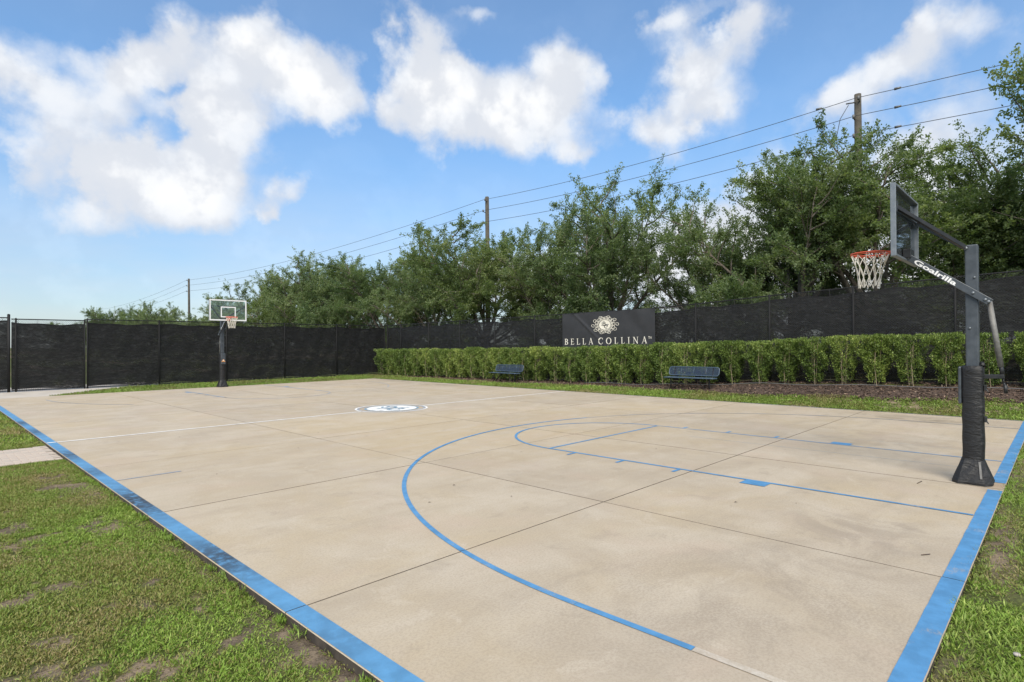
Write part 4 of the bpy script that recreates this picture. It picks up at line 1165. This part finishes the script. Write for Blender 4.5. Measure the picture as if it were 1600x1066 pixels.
# ------------------------------------------------------------------ trees
def grow_tree(seed, H, R, ntw, nleaf, trunk_h=1.9, leafL=(.07, .125), low=True):
    r = np.random.default_rng(seed)
    mb = MB(); tips = []
    def curve(p, d, L, n, bend, up):
        pts = [p]; d = d/np.linalg.norm(d)
        for i in range(n):
            d = d + r.normal(0, bend, 3) + np.array([0, 0, up]); d /= np.linalg.norm(d)
            pts.append(pts[-1]+d*L/n)
        return pts
    tr = curve(np.array([0, 0, -.1]), np.array([0, 0, 1.]), trunk_h, 4, .05, .05)
    mb.tube(tr, [R*.033+.05]*2+[R*.03+.04]*3, 8)
    nl = 15
    for k in range(nl):
        az_ = k*2.399+r.uniform(-.35, .35)
        if low and k % 4 == 2: e_ = r.uniform(.12, .40); L = R*r.uniform(.60, .86); upb = .012
        elif k % 3 == 0: e_ = r.uniform(1.05, 1.42); L = (H-trunk_h)*r.uniform(.80, .99); upb = .03
        else: e_ = r.uniform(.48, .95); L = min(R/math.cos(e_)*r.uniform(.85, 1.1), (H-trunk_h)*.95); upb = .03
        d0 = np.array([math.cos(az_)*math.cos(e_), math.sin(az_)*math.cos(e_), math.sin(e_)])
        base = np.array(tr[-1])*r.uniform(.72, 1.0)
        limb = curve(base, d0, L, 9, .075, upb)
        r0 = .035+.012*L
        mb.tube(limb, [max(.008, r0*(1-.93*i/9)) for i in range(10)], 6)
        ns = 13
        for j in range(ns):
            f = .32+.67*(j+r.random())/ns
            i = min(8, int(f*9)); p = np.array(limb[i])+(np.array(limb[i+1])-np.array(limb[i]))*(f*9-i)
            dl = np.array(limb[i+1])-np.array(limb[i]); dl /= np.linalg.norm(dl)
            q = r.normal(size=3); q -= dl*q.dot(dl); q /= np.linalg.norm(q)
            dd = dl*r.uniform(.35, .8)+q*r.uniform(.6, 1.0)+np.array([0, 0, .12])
            SL = L*(.17+.28*(1-f))*r.uniform(.75, 1.25)+.45
            sub = curve(p, dd, SL, 5, .13, .03)
            mb.tube(sub, [max(.004, r0*.34*(1-.85*m_/5)) for m_ in range(6)], 5, caps=False)
            for m_ in range(ntw):
                f2 = .18+.82*(m_+r.random())/ntw
                i2 = min(4, int(f2*5)); p2 = np.array(sub[i2])+(np.array(sub[i2+1])-np.array(sub[i2]))*(f2*5-i2)
                d2 = np.array(sub[i2+1])-np.array(sub[i2]); d2 /= np.linalg.norm(d2)
                d3 = d2*.7+r.normal(0, .55, 3)+np.array([0, 0, .12]); d3 /= np.linalg.norm(d3)
                tips.append((p2, d3, r.uniform(.35, .85)*(.8+.04*H)))
    # twigs as thin blades, leaves along them
    P = np.array([t_[0] for t_ in tips]); Dd = np.array([t_[1] for t_ in tips]); LL = np.array([t_[2] for t_ in tips])
    dens_ = np.clip(r.normal(1, .45, len(P)), .1, 2.0)
    cnt = np.maximum(3, (nleaf*dens_).astype(int)); idx = np.repeat(np.arange(len(P)), cnt); n = len(idx)
    u = r.beta(1.25, .95, n)
    c = P[idx]+Dd[idx]*(LL[idx]*u)[:, None]+r.normal(0, 1, (n, 3))*(.045+.07*(1-u)*LL[idx])[:, None]
    d = unit(Dd[idx]*.6+r.normal(0, .7, (n, 3))); nn = unit(r.normal(0, .55, (n, 3))+np.array([-.45, -.35, .95]))
    v, q = leaf_cards(c, d, nn, r.uniform(*leafL, n), r.uniform(leafL[0]*.45, leafL[1]*.5, n), .1)
    tw = np.clip(r.normal(.45, .2, len(P)), 0, 1)[idx]
    tint = np.clip(tw*.6+.2+r.normal(0, .24, n), 0, 1)
    leaf = np_mesh('crown', v, q, np.repeat(tint, 4)); leaf.materials.append(M['oak'])
    wood = bpy.data.meshes.new('trunk'); wood.from_pydata(mb.v, [], mb.f); wood.materials.append(M['bark'])
    for p in wood.polygons: p.use_smooth = True
    return leaf, wood
VAR = [grow_tree(21, 9.0, 4.7, 12, 56, leafL=(.07, .13)), grow_tree(34, 9.0, 4.5, 12, 56, leafL=(.07, .13)), grow_tree(58, 9.0, 4.9, 12, 56, leafL=(.07, .13))]
def tree(x, y, h, wid, var, rz, label, name='oak_tree', z=None):
    if z is None: x += 1.3; h *= 1.05
    zg_ = float(ground_z(x, y)) if z is None else z
    t_ = thing(name, (x, y, zg_), rz, label, 'tree', 'trees beyond the fence')
    t_.scale = (wid*1.16, wid*1.16, h/9.0)
    for nm, me in zip(('crown', 'trunk'), VAR[var]):
        o = bpy.data.objects.new(nm, me); COL.objects.link(o); o.parent = t_
tree(22.4, -3.3, 10.6, .98, 2, 2.4, 'tallest leafy oak, cut by the right picture edge behind the near hoop')
tree(25.6, 1.6, 6.8, .9, 2, 3.3, 'oak half hidden behind the near backboard and pole top')
tree(23.4, 4.6, 8.6, .95, 1, 2.0, 'oak with the tall utility pole rising from its crown')
tree(22.6, 7.6, 9.0, .92, 2, 4.1, 'oak left of the near rim, branches drooping over the fence top')
tree(23.2, 11.2, 7.6, .74, 0, 5.2, 'lower oak between the banner and the nearest leaning branches')
tree(23.6, 17.6, 9.9, 1.02, 1, .9, 'round airy oak standing above the banner')
tree(24.4, 22.3, 7.6, .85, 2, 1.7, 'shorter oak just left of the banner oak')
tree(23.8, 27.6, 9.6, 1.05, 0, 3.0, 'bushy oak with the second utility pole behind its crown')
tree(23.8, 33.0, 8.2, .95, 2, 5.9, 'oak above the right end of the far fence corner')
tree(23.8, 38.6, 8.9, .95, 1, 2.6, 'oak above the corner where the two black fences meet')
tree(24.5, 45.5, 8.9, 1.05, 0, 1.2, 'oak left of the fence corner, midway to the distant hoop')
tree(24.0, 51.5, 9.8, 1.05, 2, .2, 'pointed dense oak third from the left end of the row')
tree(24.0, 59.5, 9.0, 1.0, 1, 4.5, 'oak second from the left end of the long row')
tree(24.0, 66.5, 7.6, .95, 0, 2.2, 'last low oak of the row behind the distant backboard')
# far low trees at left
far = [(27, 90, 7.0, .75, 0, 'low far tree just right of the thin distant utility pole'), (28, 99, 6.6, .8, 1, 'low far tree directly behind the thin distant utility pole'),
       (27, 112, 9.2, .85, 2, 'rounded far tree, rightmost and nearest of the distant clump at left'), (28, 124, 8.4, .95, 0, 'wide far tree in the middle of the distant clump'),
       (27, 139, 10.3, .95, 1, 'tallest far tree on the left side of the distant clump'), (28, 156, 8.6, 1.0, 2, 'faint far tree beside the tiny farthest utility pole'), (27, 187, 8.8, 1.0, 0, 'small faint far tree at the left end of the distant clump')]
for x, y, h, w, vv_, lb in far: tree(x, y, h, w, vv_, x*y % 6, lb, 'distant_tree', z=-.1)

# ------------------------------------------------------------------ utility poles and wires
PX = 27.0
PY = [(-24.0, 12.5), (5.93, 12.62), (29.43, 12.4), (94.0, 11.9), (160.0, 10.4)]
plabels = [None, 'tall weathered wooden utility pole behind the trees at right', 'wooden utility pole rising behind the oaks near the centre', 'thin far utility pole standing left of the distant backboard', 'tiny farthest utility pole above the low trees at left']
WZ = (-.35, -1.12, -1.95)
for (py_, top), lb in zip(PY, plabels):
    if lb is None: continue
    t_ = thing('utility_pole', (PX, py_, -.1), 0, lb, 'utility pole', 'utility poles along the row')
    MB().tube([(0, 0, 0), (.03, 0, top*.5), (.0, 0, top+.1)], [.19, .165, .135], 12).obj('shaft', 'wood_pole', t_, True)
    for k, w_ in enumerate(WZ):
        zz_ = top+w_+.1
        sgn = -1 if k == 0 else 1
        MB().tube([(-.10, .10*sgn, zz_), (-.32, .10*sgn, zz_+.03)], .03, 8).tube([(-.30, .10*sgn, zz_), (-.30, .10*sgn, zz_+.16)], .05, 8).obj('insulator', 'insul', t_, True)
    if top > 12.5:
        MB().tube([(-.25, .30, top-.35), (-.3, .62, top-.9), (-.3, .78, top-1.7), (-.25, .7, top-2.6), (-.18, .25, top-3.4)], .014, 6).obj('ground_wire', 'wire', t_, True)
        MB().tube([(-.15, .05, top-.28), (-.25, .40, top-.28)], .03, 6).obj('bracket_arm', 'insul', t_, True)
for k, (w_, nm) in enumerate(zip(WZ, ('highest', 'middle', 'lowest'))):
    pts = []
    for (y0, t0), (y1, t1) in zip(PY[:-1], PY[1:]):
        for i in range(14):
            f = i/14; sag = (.35 if y1-y0 < 40 else .9)*4*f*(1-f)
            pts.append((PX-.30, y0+(y1-y0)*f, t0+w_+.1+(t1-t0)*f-sag))
    pts.append((PX-.30, PY[-1][0], PY[-1][1]+w_+.1))
    wo = MB().tube(pts, .014, 5).obj('overhead_wire', 'wire', None, True)
    tag(wo, '%s of the three overhead power wires strung between the utility poles' % nm, 'wire')
    sp = MB()
    for y_ in (4.4, 7.4): 
        f = (y_-5.93); base = PY[1][1]+w_+.1-abs(f)*.03
        sp.tube([(PX-.30, y_-.12, base-.01), (PX-.30, y_+.12, base-.01)], [.04, .055], 7)
    sp.obj('line_clamp', 'insul', wo, True)

# ------------------------------------------------------------------ litter
lm = MB().raw([(-.022, 0, .004), (0, -.011, .008), (.024, 0, .003), (0, .011, .010)], [(0, 1, 2), (0, 2, 3)])
lme = bpy.data.meshes.new('fallen_leaf'); lme.from_pydata(lm.v, [], lm.f); lme.materials.append(M['dead_leaf'])
for (x, y) in [(1.9, 11.9), (2.9, 9.0), (3.4, 7.6), (4.9, 8.9), (2.3, 4.6), (3.0, 5.0), (3.1, 4.1), (5.2, 5.9), (4.0, 10.4), (6.2, 10.9), (8.7, 11.5), (6.9, 4.4), (5.0, 1.6), (1.2, 7.9), (2.3, 14.8), (7.3, 16.5), (9.6, 9.7), (4.6, 2.1)]:
    o = bpy.data.objects.new('fallen_leaf', lme); COL.objects.link(o)
    o.location = (x, y, .003); o.rotation_euler = (0, 0, random.uniform(0, 6.28)); s_ = random.uniform(.5, 1.0); o.scale = (s_, s_, s_)
    tag(o, 'small dark dry leaf lying on the beige concrete court', 'leaf', 'dry leaves on the court')
MB().beam((6.95, .80, .005), (7.12, .78, .005), .009, .006).obj('expansion_gap', 'joint', court)
MB().tube([(4.06, .33, .006), (4.13, .28, .007)], .0035, 5).obj('twig', 'dead_leaf', None)
tag(bpy.data.objects['twig'], 'short dark twig lying near the baseline stripe', 'twig')
lid = MB().tube([(2.62, -.33, -.012), (2.62, -.33, .0)], [.019, .015], 14).obj('bottle_cap', 'cap', None, True)
tag(lid, 'small pale cap lying on the bare soil at lower right', 'cap')

# ------------------------------------------------------------------ render settings
scene.render.engine = 'CYCLES'
scene.cycles.max_bounces = 7
scene.cycles.diffuse_bounces = 5
scene.cycles.glossy_bounces = 2
scene.cycles.caustics_reflective = False
scene.cycles.caustics_refractive = False
world.cycles.sampling_method = 'MANUAL'
world.cycles.sample_map_resolution = 256
scene.cycles.transparent_max_bounces = 10
scene.render.resolution_x = 1024
scene.render.resolution_y = 682
